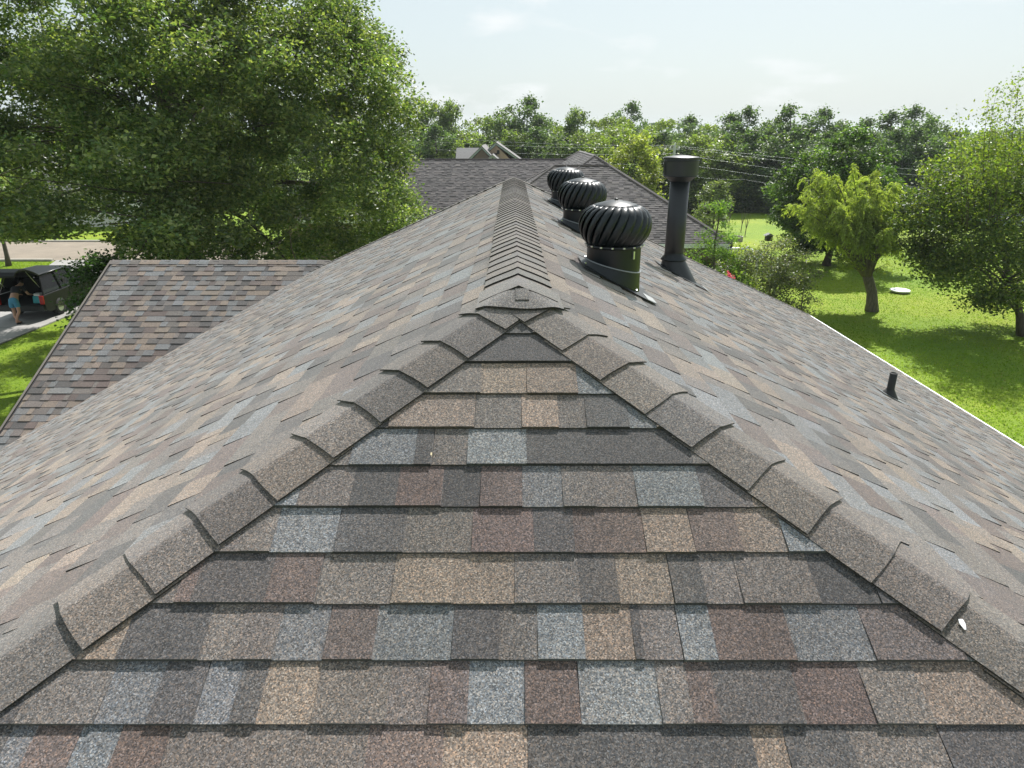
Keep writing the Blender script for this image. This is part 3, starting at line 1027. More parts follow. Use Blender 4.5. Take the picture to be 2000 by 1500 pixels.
def build_tree(name, base, height, profile, label, cat='tree', group=None, seed=0, n_boughs=60, clumps_per=18, leaves_per=60, leaf=.13, leaf_col=(.05, .09, .025), alt=None,
               trunk_r=.25, trunk_top=.55, bark='bark', mat='leaf', n_limbs=16, bough_r=1.3, flat=.55, clump_r=.38, elong=1.9, fill=.5, lean=(0, 0), lobes=.16, keep=None, droop=0.0, upbias=.55, twig=True, hemi=None, trunk_pts=None, ysq=1.0, limb_min=.15):
    """profile: list of (fraction of height, radius); boughs fill the crown, clumps of leaves sit on the boughs"""
    g = np.random.default_rng(seed); r = random.Random(seed)
    base = np.array(base, float)
    t = thing(name, tuple(base), label, cat, group)
    hs = [p[0] * height for p in profile]; rs = [p[1] for p in profile]
    ph = [r.uniform(0, 6.28) for _ in range(4)]

    def radius(z, a):
        R = np.interp(z, hs, rs)
        return R * (1 + lobes * (math.sin(3 * a + ph[0] + z * .7) * .5 + math.sin(5 * a + ph[1] - z * .9) * .35 + math.sin(2 * a + ph[2]) * .4))
    # weights of heights by crown area
    zz = np.linspace(hs[0], hs[-1], 60); ww = np.interp(zz, hs, rs) ** 1.5 + .02; ww /= ww.sum()
    boughs = []
    while len(boughs) < n_boughs:
        z = g.choice(zz, p=ww) + g.uniform(-.1, .1)
        a = g.uniform(0, 2 * math.pi)
        if hemi is not None and g.random() < .6 and math.cos(a - hemi) < 0: continue
        R = radius(z, a)
        q = (fill + (1 - fill) * math.sqrt(g.random())) * .93
        boughs.append((R * q * math.cos(a) + lean[0] * z / height, ysq * R * q * math.sin(a) + lean[1] * z / height, z, q))
    if keep is not None: boughs = [b_ for b_ in boughs if keep(np.array([[b_[0], b_[1], b_[2] - .25]]) + base)[0]]
    P, CL, CEN = [], [], []
    for (bx, by, bz, q) in boughs:
        br = bough_r * g.uniform(.65, 1.25)
        tone = g.uniform(.68, 1.32)
        nc = max(3, int(clumps_per * g.uniform(.7, 1.3)))
        d = g.normal(size=(nc, 3)); d /= np.linalg.norm(d, axis=1, keepdims=True)
        d *= (g.random(nc) ** .45)[:, None] * br
        d[:, 2] *= flat
        # outer part of a bough sags a little
        d[:, 2] -= .12 * (d[:, 0] ** 2 + d[:, 1] ** 2) / max(br, .1)
        cc = np.array([bx, by, bz]) + d
        for c in cc:
            nl = int(leaves_per * g.uniform(.6, 1.4))
            o = g.normal(size=(nl, 3)) * clump_r * np.array([1, 1, .7]) * .6
            P.append(c + o); CL.append(np.full(nl, tone * g.uniform(.86, 1.14)))
            CEN.append(c)
    P = np.vstack(P); CL = np.concatenate(CL); CEN = np.array(CEN)
    if keep is not None:
        m = keep(P + base); P, CL = P[m], CL[m]
        CEN = CEN[keep(CEN + base - np.array([0, 0, .25]))]
    P[:, 2] = np.maximum(P[:, 2], .05)
    quads = leaf_quads(P, leaf, g, elong, upbias, droop=droop)
    cols = leaf_colours(len(P), leaf_col, g, .25, CL, alt)
    leaf_mesh('crown', quads + base, cols, M[mat], t)
    # wood
    mb = MB()
    top = trunk_top * height
    if trunk_pts is None:
        tp_ = [(base[0] + lean[0] * k * trunk_top + r.uniform(-.5, .5) * trunk_r * (k > 0), base[1] + lean[1] * k * trunk_top + r.uniform(-.5, .5) * trunk_r * (k > 0), base[2] - .1 + (top + .1) * k) for k in np.linspace(0, 1, 7)]
    else:
        tp_ = [tuple(base + np.array(p)) for p in trunk_pts]
    tr = [trunk_r * (1.35 if k == 0 else 1) * (1 - .72 * k / (len(tp_) - 1)) for k in range(len(tp_))]
    mb.tube(tp_, tr, 10)
    mb.build('trunk', M[bark], t, smooth=True)
    lm = MB()
    tarr = np.array(tp_)
    limbs = []
    sel = g.choice(len(boughs), min(n_limbs, len(boughs)), replace=False)
    for i in sel:
        e = base + np.array(boughs[i][:3])
        hz = max(limb_min * top, min(top, boughs[i][2] - .45 * math.hypot(boughs[i][0], boughs[i][1])))
        s = np.array([np.interp(base[2] + hz, tarr[:, 2], tarr[:, 0]), np.interp(base[2] + hz, tarr[:, 2], tarr[:, 1]), base[2] + hz])
        r0 = trunk_r * .42 * (1 - .5 * hz / height)
        pts = curve_pts(s, e, (0, 0, .12 * np.linalg.norm(e - s)), 6)
        lm.tube(pts, [r0, r0 * .75, r0 * .55, r0 * .38, r0 * .24, r0 * .1], 6)
        limbs += [np.array(p) for p in pts[1:]]
    if twig and limbs:
        LA = np.array(limbs)
        for c in CEN[:: max(1, len(CEN) // 260)]:
            e = c + base
            j = np.argmin(((LA - e) ** 2).sum(1)); s = LA[j]
            rr_ = trunk_r * .045
            lm.tube([tuple(s), tuple((s + e) / 2 + g.normal(size=3) * .08), tuple(e)], [rr_ * 1.4, rr_, rr_ * .4], 3, cap=False)
    if lm.v: lm.build('limbs', M[bark], t, smooth=True)
    return t


# the big oak on the left
OAKX, OAKY = -11.35, 24.2
build_tree('oak_tree', (OAKX, OAKY, 0), 17.0, [(.125, 5.5), (.175, 8.0), (.31, 8.7), (.42, 8.6), (.52, 8.2), (.62, 7.2), (.74, 5.8), (.86, 3.8), (1.0, .8)],
           'huge dark green oak filling the left side behind the garage roof', seed=11, keep=lambda Q: (Q[:, 0] > -.585 * Q[:, 1]) | (Q[:, 2] > 3.4 + .17 * (24 - Q[:, 1])), n_boughs=420, clumps_per=23, leaves_per=42, leaf=.128, leaf_col=(.058, .098, .036), alt=(.22, .24, .095),
           trunk_r=.42, trunk_top=.82, n_limbs=44, bough_r=.9, flat=.62, clump_r=.34, fill=.22, lobes=.12, elong=1.7, hemi=-.9, limb_min=.34)

# willow, dark round tree, right-hand tree on the lawn
def build_willow():
    base = np.array([15.05, 27.75, 0.0]); g = np.random.default_rng(5); r = random.Random(5)
    t = thing('willow_tree', tuple(base), 'feathery yellow-green curly willow on a bent bare trunk in the lawn', 'tree')
    trunk = [(.12, 0, -.1), (.06, 0, .35), (-.02, .02, .8), (-.22, .03, 1.25), (-.38, .04, 1.62)]
    mb = MB(); mb.tube([tuple(base + np.array(p)) for p in trunk], [.3, .23, .2, .2, .19], 12); mb.build('trunk', M['bark_grey'], t, smooth=True)
    lm = MB(); P = []; D = []; CL = []
    for k in range(64):
        a = 2 * math.pi * k / 64 * 5 + r.uniform(-.2, .2)
        ct = r.uniform(-.75, 1); q_ = r.uniform(.5, 1.0)
        rad = 2.3 * q_ * math.sqrt(1 - ct * ct); z = 4.0 + 2.2 * q_ * ct
        e = base + np.array([rad * math.cos(a) - .25 - .33 * z, rad * math.sin(a), z])
        s = base + np.array([-.36 + .14 * math.cos(a), .04 + .14 * math.sin(a), 1.5])
        pts = curve_pts(s, e, (-.1 * math.cos(a), -.1 * math.sin(a), .3), 7)
        lm.tube(pts, [.075, .06, .05, .04, .03, .02, .01], 6)
        tone = r.uniform(.82, 1.18)
        # strands
        for q in range(34):
            j = r.uniform(2.6, 6); i0 = int(j); f = j - i0
            p = np.array(pts[i0]) * (1 - f) + np.array(pts[min(6, i0 + 1)]) * f
            aa = a + r.gauss(0, 1.1); out = r.uniform(.25, .75); L = r.uniform(.45, 1.15)
            n = int(L * 52)
            tt = np.linspace(0, 1, n)[:, None]
            dirv = np.array([math.cos(aa) * out, math.sin(aa) * out, r.uniform(.25, .85)])
            sag = np.array([0, 0, -1.0]) * r.uniform(.3, .95)
            st_ = p + dirv * tt * L * .8 + sag * tt ** 2 * L
            P.append(st_ + g.normal(size=(n, 3)) * .035); D.append(dirv + 2 * sag * tt); CL.append(np.full(n, tone * r.uniform(.85, 1.15)))
            if q % 5 == 0: lm.tube([tuple(st_[0]), tuple(st_[n // 2]), tuple(st_[-1])], [.01, .007, .003], 3, cap=False)
    for k in range(9):            # low shoots around the fork
        a = r.uniform(0, 6.28); s = base + np.array([-.36, .04, 1.4]); e = s + np.array([math.cos(a) * r.uniform(.7, 1.5), math.sin(a) * .9, r.uniform(.4, 1.1)])
        lm.tube([tuple(s), tuple((s + e) / 2 + np.array([0, 0, .1])), tuple(e)], [.03, .018, .006], 4)
        for q in range(5):
            L = r.uniform(.3, .7); n = int(L * 40); tt = np.linspace(0, 1, n)[:, None]
            dv = np.array([math.cos(a) * .5 + r.gauss(0, .3), math.sin(a) * .5, .3]); st_ = s + (e - s) * r.uniform(.5, 1) + dv * tt * L - np.array([0, 0, .6]) * tt ** 2 * L
            P.append(st_ + g.normal(size=(n, 3)) * .03); D.append(np.tile(dv, (n, 1))); CL.append(np.full(n, .85))
    P = np.vstack(P); D = np.vstack(D); CL = np.concatenate(CL)
    D = D / np.linalg.norm(D, axis=1, keepdims=True)
    quads = leaf_quads(P, .135, g, 4.2, .4, dirs=D)
    leaf_mesh('crown', quads, leaf_colours(len(P), (.17, .215, .055), g, .2, CL, (.29, .31, .1)), M['leaf_soft'], t)
    lm.build('limbs', M['bark_grey'], t, smooth=True)


build_willow()
build_tree('round_tree', (17.7, 38.0, 0), 7.0, [(.1, .9), (.2, 2.6), (.4, 3.4), (.62, 3.3), (.8, 2.4), (1.0, .6)], 'dark round-crowned tree standing behind the yellow-green willow', seed=21,
           n_boughs=95, clumps_per=13, leaves_per=36, leaf=.2, leaf_col=(.035, .07, .018), alt=(.1, .14, .04), trunk_r=.2, n_limbs=18, bough_r=.75, flat=.6, clump_r=.33, fill=.6, lobes=.12)


def sprouts(t, base, spec, seed, col, alt):
    """upright shoots with leaves, top of the right-hand tree"""
    g = np.random.default_rng(seed); r = random.Random(seed)
    P, D, lm = [], [], MB()
    for (dx, dy, z0, z1) in spec:
        s = base + np.array([dx * .8, dy * .6, z0]); e = base + np.array([dx, dy, z1])
        pts = curve_pts(s, e, (r.uniform(-.15, .15), r.uniform(-.15, .15), 0), 6)
        lm.tube(pts, [.018, .015, .012, .009, .006, .003], 4)
        for q in range(int((z1 - z0) * 80)):
            f = r.random() ** .8
            p = np.array(s) * (1 - f) + np.array(e) * f
            w = .16 + .22 * (1 - f)
            P.append(p + g.normal(size=3) * np.array([w, w, .12])); D.append(np.array([r.gauss(0, 1), r.gauss(0, 1), .4]))
    P = np.array(P); D = np.array(D); D /= np.linalg.norm(D, axis=1, keepdims=True)
    leaf_mesh('shoots', leaf_quads(P, .11, g, 1.9, .5, dirs=D), leaf_colours(len(P), col, g, .25, None, alt), M['leaf_soft'], t)
    lm.build('shoot_stems', M['bark'], t, smooth=True)


rt_base = np.array([18.95, 24.1, 0.0])
rt = build_tree('orchard_tree', tuple(rt_base), 6.6, [(.2, 1.4), (.3, 3.0), (.45, 3.6), (.62, 3.3), (.8, 2.7), (1.0, 1.4)], 'tall leafy tree with upright shoots at the right edge of the lawn', seed=33,
                n_boughs=150, clumps_per=13, leaves_per=27, leaf=.135, leaf_col=(.05, .088, .022), alt=(.18, .205, .045), trunk_r=.15, trunk_top=.75, n_limbs=30, bough_r=.85, flat=.55, clump_r=.34, fill=.4, lobes=.16, lean=(-2.2, 1.4), ysq=.75)
rr = random.Random(8)
spec = []
for k in range(34):
    dx = rr.uniform(-5.0, -.2)
    spec.append((dx, rr.uniform(-2, 2), 4.6 - .25 * abs(dx + 2.4), 5.9 + 2.4 * rr.random() * max(.2, 1 - abs(dx + 2.2) / 2.6)))
spec += [(-2.75, -.4, 5.0, 8.9), (-2.95, .2, 5.0, 8.5), (-3.5, -.3, 5.0, 8.2), (-2.2, .5, 5.0, 8.7), (-4.1, .1, 4.8, 7.7), (-4.3, -.5, 4.6, 7.0), (-1.9, 0, 5, 8.3)]
sprouts(rt, rt_base, spec, 9, (.09, .135, .025), (.2, .22, .045))

# the wood along the far side of the lawn: five kinds of tree, each copied
WOOD_KINDS = [
    dict(profile=[(0, 2.4), (.15, 3.3), (.4, 3.6), (.65, 3.0), (.85, 1.9), (1, .4)], leaf_col=(.05, .085, .03), alt=(.14, .175, .06), n_boughs=110, bough_r=.95),
    dict(profile=[(0, 2.0), (.15, 2.6), (.45, 2.6), (.7, 2.1), (.88, 1.3), (1, .3)], leaf_col=(.055, .09, .027), alt=(.155, .185, .055), n_boughs=95, bough_r=.8),
    dict(profile=[(0, 2.8), (.2, 3.9), (.45, 4.2), (.7, 3.5), (.9, 2.0), (1, .5)], leaf_col=(.095, .135, .034), alt=(.19, .22, .065), n_boughs=120, bough_r=1.05),
    dict(profile=[(0, 2.2), (.2, 2.9), (.5, 3.3), (.75, 2.8), (.92, 1.5), (1, .3)], leaf_col=(.043, .076, .034), alt=(.11, .148, .062), n_boughs=105, bough_r=.8),
]
protos = []
for k, kd in enumerate(WOOD_KINDS):
    protos.append(build_tree('wood_tree', (0, 0, 0), 10.0, kd['profile'], 'x', 'tree', seed=50 + k, n_boughs=kd['n_boughs'], clumps_per=10, leaves_per=16, leaf=.3, leaf_col=kd['leaf_col'], alt=kd['alt'],
                             trunk_r=.2, trunk_top=.85, n_limbs=14, bough_r=kd['bough_r'], flat=.6, clump_r=.5, fill=.45, lobes=.2, elong=1.5, twig=False))
ORD = ['first', 'second', 'third', 'fourth', 'fifth', 'sixth', 'seventh', 'eighth', 'ninth', 'tenth', 'eleventh', 'twelfth', 'thirteenth', 'fourteenth', 'fifteenth', 'sixteenth', 'seventeenth', 'eighteenth', 'nineteenth', 'twentieth',
       'twenty-first', 'twenty-second', 'twenty-third', 'twenty-fourth', 'twenty-fifth', 'twenty-sixth', 'twenty-seventh', 'twenty-eighth', 'twenty-ninth', 'thirtieth', 'thirty-first', 'thirty-second', 'thirty-third', 'thirty-fourth', 'thirty-fifth', 'thirty-sixth']
# u, v of the tree top in the photograph, distance, kind
back = [(560, 200, 84, 0), (640, 190, 84, 3), (720, 215, 82, 1), (790, 230, 80, 0), (835, 188, 76, 1), (880, 192, 76, 1), (935, 226, 78, 2), (985, 208, 76, 0), (1030, 196, 76, 3), (1068, 226, 80, 2), (1128, 206, 76, 1), (1180, 232, 84, 2), (1232, 206, 88, 3), (1205, 226, 78, 2),
        (1290, 232, 84, 2), (1345, 232, 78, 3), (1372, 242, 84, 2), (1425, 228, 76, 3), (1462, 216, 76, 3), (1510, 230, 76, 0), (1548, 212, 76, 3), (1606, 218, 76, 3), (1655, 236, 76, 0), (1700, 236, 84, 3), (1745, 224, 74, 3), (1790, 214, 74, 3), (1835, 236, 76, 0), (1930, 252, 95, 2), (1985, 250, 95, 0)]
front = [(800, 262, 68, 0), (850, 250, 67, 3), (905, 258, 67, 2), (955, 262, 67, 0), (1005, 250, 67, 1), (1050, 256, 67, 3), (1100, 262, 67, 0), (1150, 258, 67, 2), (1200, 250, 66, 2), (1250, 254, 66, 2), (1300, 262, 66, 3), (1345, 262, 66, 2), (1390, 262, 66, 2), (1435, 264, 66, 3), (1480, 256, 66, 3),
         (1525, 262, 65, 0), (1570, 252, 65, 3), (1615, 262, 65, 3), (1660, 268, 64, 0), (1705, 262, 63, 3), (1750, 258, 62, 3), (1795, 256, 62, 3), (1840, 270, 62, 0), (1890, 290, 62, 2), (1945, 285, 62, 3), (1995, 280, 62, 0)]
rw = random.Random(77)
used = set()
for rowname, row, grp in (('skyline', sorted(back), 'tall trees of the far wood'), ('front row', sorted(front), 'front trees of the far wood')):
    for i, (u, v, Y, kind) in enumerate(row):
        P = at_y(u, v, Y)
        if kind not in used: t = protos[kind]; used.add(kind)
        else: t = copy_tree(protos[kind])
        h = max(3.0, P[2]) / 9.9
        sx = rw.uniform(.78, 1.0) * (1.0 if rowname == 'skyline' else .95) * (.82 if kind == 1 else 1)
        t.location = (P[0], Y, 0); t.scale = (sx, sx, h); t.rotation_euler = (0, 0, rw.uniform(0, 6.28))
        look = ['dark green', 'slim upright', 'light green', 'dull bluish green'][kind]
        tag(t, '%s tree in the far wood, %s from the left in its %s' % (look, ORD[i], rowname), 'tree', grp)

# far wood at the right horizon, one mass
g = np.random.default_rng(3)
n = 9000
xx = g.uniform(-260, 330, n); top = 7 + 1.3 * np.sin(xx * .05) + 1.0 * np.sin(xx * .17 + 1)
P = np.stack([xx, 175 + g.uniform(-9, 9, n), top * g.random(n) ** .6], 1)
fw = leaf_mesh('far_wood', leaf_quads(P, 1.7, g, 1.2, .3), leaf_colours(n, (.05, .08, .035), g, .25), M['leaf'], None)
tag(fw, 'low line of distant woodland on the horizon', 'woodland', kind='stuff')

# undergrowth at the foot of the wood
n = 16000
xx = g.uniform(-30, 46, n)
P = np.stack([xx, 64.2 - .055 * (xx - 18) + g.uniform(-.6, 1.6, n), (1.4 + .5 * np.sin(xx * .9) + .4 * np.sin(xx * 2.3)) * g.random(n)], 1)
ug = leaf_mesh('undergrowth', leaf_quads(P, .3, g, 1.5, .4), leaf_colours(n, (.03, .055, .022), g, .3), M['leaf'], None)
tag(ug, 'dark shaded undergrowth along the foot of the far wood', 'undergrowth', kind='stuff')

# shrubs and garden plants
build_tree('tulip_shrub', (7.6, 47.5, 0), 7.0, [(0, 1.6), (.3, 2.6), (.6, 2.7), (.85, 1.7), (1, .4)], 'pale yellow-green leafy tree rising behind the neighbour roof hip', seed=61, n_boughs=70, clumps_per=10, leaves_per=22, leaf=.24,
           leaf_col=(.12, .15, .035), alt=(.26, .26, .08), trunk_r=.14, n_limbs=10, bough_r=.7, clump_r=.35, fill=.5)
build_tree('grey_shrub', (15.2, 52.0, 0), 4.0, [(.05, .9), (.35, 1.4), (.7, 1.2), (1, .3)], 'small grey-green shrub right of the flue beside the far lawn', 'shrub', seed=62, n_boughs=26, clumps_per=9, leaves_per=16, leaf=.2,
           leaf_col=(.085, .115, .05), alt=(.18, .2, .1), trunk_r=.07, n_limbs=6, bough_r=.5, clump_r=.3, fill=.5)
build_tree('young_conifer', (8.0, 26.8, 0), 4.75, [(.02, 1.3), (.4, 1.3), (.6, .85), (.8, .55), (1, .22)], 'slender light green young conifer at the corner of the neighbour eave', 'conifer', seed=63, n_boughs=95, clumps_per=7, leaves_per=26, leaf=.12,
           leaf_col=(.07, .13, .03), alt=(.17, .24, .05), trunk_r=.07, trunk_top=.98, n_limbs=22, bough_r=.38, flat=.35, clump_r=.22, elong=3, fill=.3, mat='leaf_soft')
build_tree('rose_shrub', (10.1, 26.0, 0), 3.45, [(.02, .8), (.4, 1.25), (.75, 1.2), (1, .4)], 'loose twiggy shrub with greyish leaves beside the right eave', 'shrub', seed=64, n_boughs=64, clumps_per=8, leaves_per=20, leaf=.1,
           leaf_col=(.07, .1, .04), alt=(.17, .16, .08), trunk_r=.06, n_limbs=20, bough_r=.45, clump_r=.24, fill=.3)
build_tree('sprawling_shrub', (11.35, 25.9, 0), 2.9, [(.05, .3), (.5, .55), (.8, .7), (1, .3)], 'thin outlying shrub with pale flower heads right of the twiggy shrub', 'shrub', seed=65, n_boughs=12, clumps_per=6, leaves_per=14, leaf=.1,
           leaf_col=(.08, .11, .05), alt=(.3, .26, .2), trunk_r=.035, n_limbs=10, bough_r=.3, clump_r=.2, fill=.3)
build_tree('bright_shrub', (9.0, 26.9, 0), 2.85, [(.05, .6), (.5, .85), (.85, .6), (1, .3)], 'yellow-green shrub in front of the white deck railing', 'shrub', seed=66, n_boughs=36, clumps_per=7, leaves_per=18, leaf=.11,
           leaf_col=(.12, .16, .03), alt=(.26, .28, .06), trunk_r=.04, n_limbs=8, bough_r=.4, clump_r=.25, fill=.3)
fl_base = ground_at(1422, 541, 2.75)
fb = thing('flowering_bush', (fl_base[0], fl_base[1], 0), 'bush with bright pink-red blooms just beyond the right eave', 'flowers')
g = np.random.default_rng(4)
n = 700
P = g.normal(size=(n, 3)) * np.array([.35, .3, .35]) + np.array([fl_base[0] - .1, fl_base[1] + .1, 2.3])
leaf_mesh('foliage', leaf_quads(P, .1, g, 1.8), leaf_colours(n, (.09, .13, .03), g, .3), M['leaf'], fb)
mbs = MB()
for k in range(7): mbs.tube([(fl_base[0] + g.normal() * .1, fl_base[1], 0), (fl_base[0] + g.normal() * .2, fl_base[1] + g.normal() * .1, 1.2), (fl_base[0] + g.normal() * .3, fl_base[1] + g.normal() * .2, 2.4)], [.02, .015, .006], 5)
mbs.build('stems', M['bark'], fb)
for k, (dx, dz) in enumerate(((-.06, .1), (.04, .02), (.1, -.1), (.14, -.16), (-.26, .02), (.02, -.12))):
    m_ = 42
    Pc_ = g.normal(size=(m_, 3)) * .045 + np.array([fl_base[0] + dx, fl_base[1] - .15, 2.75 + dz])
    leaf_mesh('bloom', leaf_quads(Pc_, .07, g, 1.2, .3), leaf_colours(m_, (.5, .07, .14) if k != 4 else (.42, .16, .1), g, .2), M['petal'], fb)
# hedge shrub between garage wing and car
build_tree('hedge_shrub', (-13.75, 22.7, 0), 3.2, [(.0, 1.15), (.3, 1.3), (.65, 1.0), (1, .4)], 'dark green shrub growing against the garage rake beside the black car', 'shrub', seed=71, n_boughs=46, clumps_per=11, leaves_per=26, leaf=.13,
           leaf_col=(.03, .065, .018), alt=(.06, .11, .035), trunk_r=.09, n_limbs=8, bough_r=.55, clump_r=.28, fill=.5)
build_tree('street_tree', (-28.3, 37.9, 0), 6.5, [(.4, 1.2), (.55, 2.2), (.75, 2.0), (1, .5)], 'slim young tree on the grass patch at the far left', seed=72, n_boughs=40, clumps_per=9, leaves_per=20, leaf=.2,
           leaf_col=(.05, .09, .025), alt=(.1, .14, .04), trunk_r=.13, trunk_top=.6, n_limbs=8, bough_r=.7, clump_r=.35)
for k, (u, v, Y) in enumerate(((60, 250, 72), (180, 262, 70), (300, 240, 74), (420, 255, 72), (500, 240, 76))):
    P = at_y(u, v, Y); t = copy_tree(protos[(k * 3) % 4]); t.location = (P[0], Y, 0); t.scale = (.95, .95, P[2] / 9.9); t.rotation_euler = (0, 0, k * 1.3)
    tag(t, 'tree across the street glimpsed through the oak, %s from the left' % ORD[k], 'tree', 'trees across the street')

# ------------------------------------------------------------------ neighbour house behind the ridge
NPAL = {'a': (.115, .1, .103), 'b': (.16, .14, .142), 'c': (.062, .055, .058), 'd': (.2, .172, .166)}
neigh = thing('neighbour_house', (1, 36, 0), 'neighbouring house with dark grey-brown shingled hip roofs beyond the ridge', 'house')
NT = .62; NA = math.atan(NT); NC, NS = math.cos(NA), math.sin(NA)
npieces = []


def hip_block(x0, x1, y0, y1, zt, along, skip=()):
    """one hip roof over a rectangle; eave at zt"""
    hw_ = (x1 - x0) / 2 if along == 'y' else (y1 - y0) / 2
    T = hw_ / NC
    zr_ = zt + hw_ * NT
    if along == 'x':
        L_ = (x1 - x0) - 2 * hw_
        yc = (y0 + y1) / 2
        fs = {'front': ((x0 + hw_, yc, zr_), (1, 0, 0), (0, NC, NS), [(0, 0), (L_, 0), (L_ + hw_, -T), (-hw_, -T)]),
              'back': ((x1 - hw_, yc, zr_), (-1, 0, 0), (0, -NC, NS), [(0, 0), (L_, 0), (L_ + hw_, -T), (-hw_, -T)]),
              'left': ((x0 + hw_, yc, zr_), (0, -1, 0), (NC, 0, NS), [(0, 0), (hw_, -T), (-hw_, -T)]),
              'right': ((x1 - hw_, yc, zr_), (0, 1, 0), (-NC, 0, NS), [(0, 0), (hw_, -T), (-hw_, -T)])}
        ends = [(x0 + hw_, yc, zr_), (x1 - hw_, yc, zr_)]
    else:
        L_ = (y1 - y0) - 2 * hw_
        xc = (x0 + x1) / 2
        fs = {'left': ((xc, y0 + hw_, zr_), (0, -1, 0), (NC, 0, NS), [(0, 0), (-L_, 0), (-L_ - hw_, -T), (hw_, -T)]),
              'right': ((xc, y0 + hw_, zr_), (0, 1, 0), (-NC, 0, NS), [(0, 0), (L_, 0), (L_ + hw_, -T), (-hw_, -T)]),
              'front': ((xc, y0 + hw_, zr_), (1, 0, 0), (0, NC, NS), [(0, 0), (hw_, -T), (-hw_, -T)]),
              'back': ((xc, y1 - hw_, zr_), (-1, 0, 0), (0, -NC, NS), [(0, 0), (hw_, -T), (-hw_, -T)])}
        ends = [(xc, y0 + hw_, zr_), (xc, y1 - hw_, zr_)]
    for nm, (O, A, B, poly) in fs.items():
        O3, A3, B3 = np.array(O), np.array(A, float), np.array(B, float); N3 = np.cross(A3, B3)
        MB().prism([tuple(O3 + A3 * a + B3 * b - N3 * .004) for a, b in poly], tuple(-N3 * .02)).build('roof_slope', M['deck'], neigh)
        if nm in skip: continue
        cs = [-(i + .5) * .143 for i in range(80) if (i + .5) * .143 < T + .05]
        npieces.extend(shingle_rows(O, A, B, poly, cs, rng, NPAL, [.3, .3, .22, .18], .143, wmin=.12, wmax=.34, thick=(.022, .01), blend=.05))
    # hip and ridge rolls
    rl = MB()
    corners = [(x0, y0), (x1, y0), (x0, y1), (x1, y1)]
    for (cx_, cy_) in corners:
        e = min(ends, key=lambda q: math.hypot(q[0] - cx_, q[1] - cy_))
        rl.tube([(cx_, cy_, zt + .015), (e[0], e[1], e[2] + .015)], .05, 6)
    rl.tube([(ends[0][0], ends[0][1], ends[0][2] + .015), (ends[1][0], ends[1][1], ends[1][2] + .015)], .05, 6)
    rl.col = NPAL['b']; rl.c = [NPAL['b']] * len(rl.v)
    rl.build('ridge_roll', M['shingle_far'], neigh, cols=True)
    # eaves
    for (ax, ay, bx, by) in ((x0, y0, x1, y0), (x0, y1, x1, y1), (x0, y0, x0, y1), (x1, y0, x1, y1)):
        MB().box(((ax + bx) / 2, (ay + by) / 2, zt - .1), (abs(bx - ax) + .06, abs(by - ay) + .06, .17)).build('gutter', M['white'], neigh)
    MB().box(((x0 + x1) / 2, (y0 + y1) / 2, (zt - .19) / 2), (x1 - x0 - 1, y1 - y0 - 1, zt - .19)).build('wall', M['brick'], neigh)


hip_block(-12.5, 8.88, 35.8, 44.8, 2.8, 'x')
hip_block(-1.35, 9.0, 27.9, 45.5, 2.81, 'y', skip=('back',))
hip_block(-2.6, 8.94, 27.84, 36.9, 2.805, 'x', skip=('back',))
tag(join_pieces('shingle_field', npieces, M['shingle_far'], neigh), kind='stuff')
# two windows and a door under the eave, right side
for (cy_, w) in ((30.2, 1.2), (33.6, 1.2)):
    wf = MB().box((8.47, cy_, 1.5), (.08, w, 1.2)).build('window', M['white'], neigh)
    MB().box((8.53, cy_, 1.5), (.02, w - .16, 1.04)).build('pane', plain('window_glass', (.03, .04, .05), .08, spec=.8), wf)

# white deck railing beside the neighbour house
dk = thing('deck_railing', (10.6, 28.9, 0), 'white deck railing with balusters and curved handrail by the neighbour corner', 'railing')
ra, rb_, rc, rd = (8.7, 28.75), (9.95, 28.75), (10.35, 28.5), (10.75, 27.9)
for (a, b, za, zb) in ((ra, rb_, 2.45, 2.45), (rb_, rc, 2.45, 2.35), (rc, rd, 2.35, 1.75)):
    MB().tube([(a[0], a[1], za), (b[0], b[1], zb)], .05, 8).build('handrail', M['white'], dk)
MB().box((9.35, 28.75, 1.66), (1.25, .07, .07)).build('bottom_rail', M['white'], dk)
for k in range(8):
    MB().box((8.87 + k * .14, 28.75, 2.04), (.035, .035, .82)).build('baluster', M['white'], dk)
for (px_, py_, hh) in ((8.72, 28.75, 2.5), (9.95, 28.75, 2.55), (10.75, 27.9, 1.85), (10.35, 28.5, 2.4)):
    MB().box((px_, py_, hh / 2), (.1, .1, hh)).build('post', M['white'], dk)
MB().box((9.35, 29.9, 1.45), (1.4, 2.2, .12)).build('deck_board', plain('deck_wood', (.12, .09, .07), .8), dk)
wp = thing('white_post', (10.45, 26.5, 0), 'slim white post standing among the twigs of the garden shrub', 'post')
MB().box((10.45, 26.5, 1.2), (.09, .09, 2.4)).build('shaft', M['white'], wp)
MB().box((10.45, 26.5, 2.42), (.13, .13, .05)).build('post_cap', M['white'], wp)

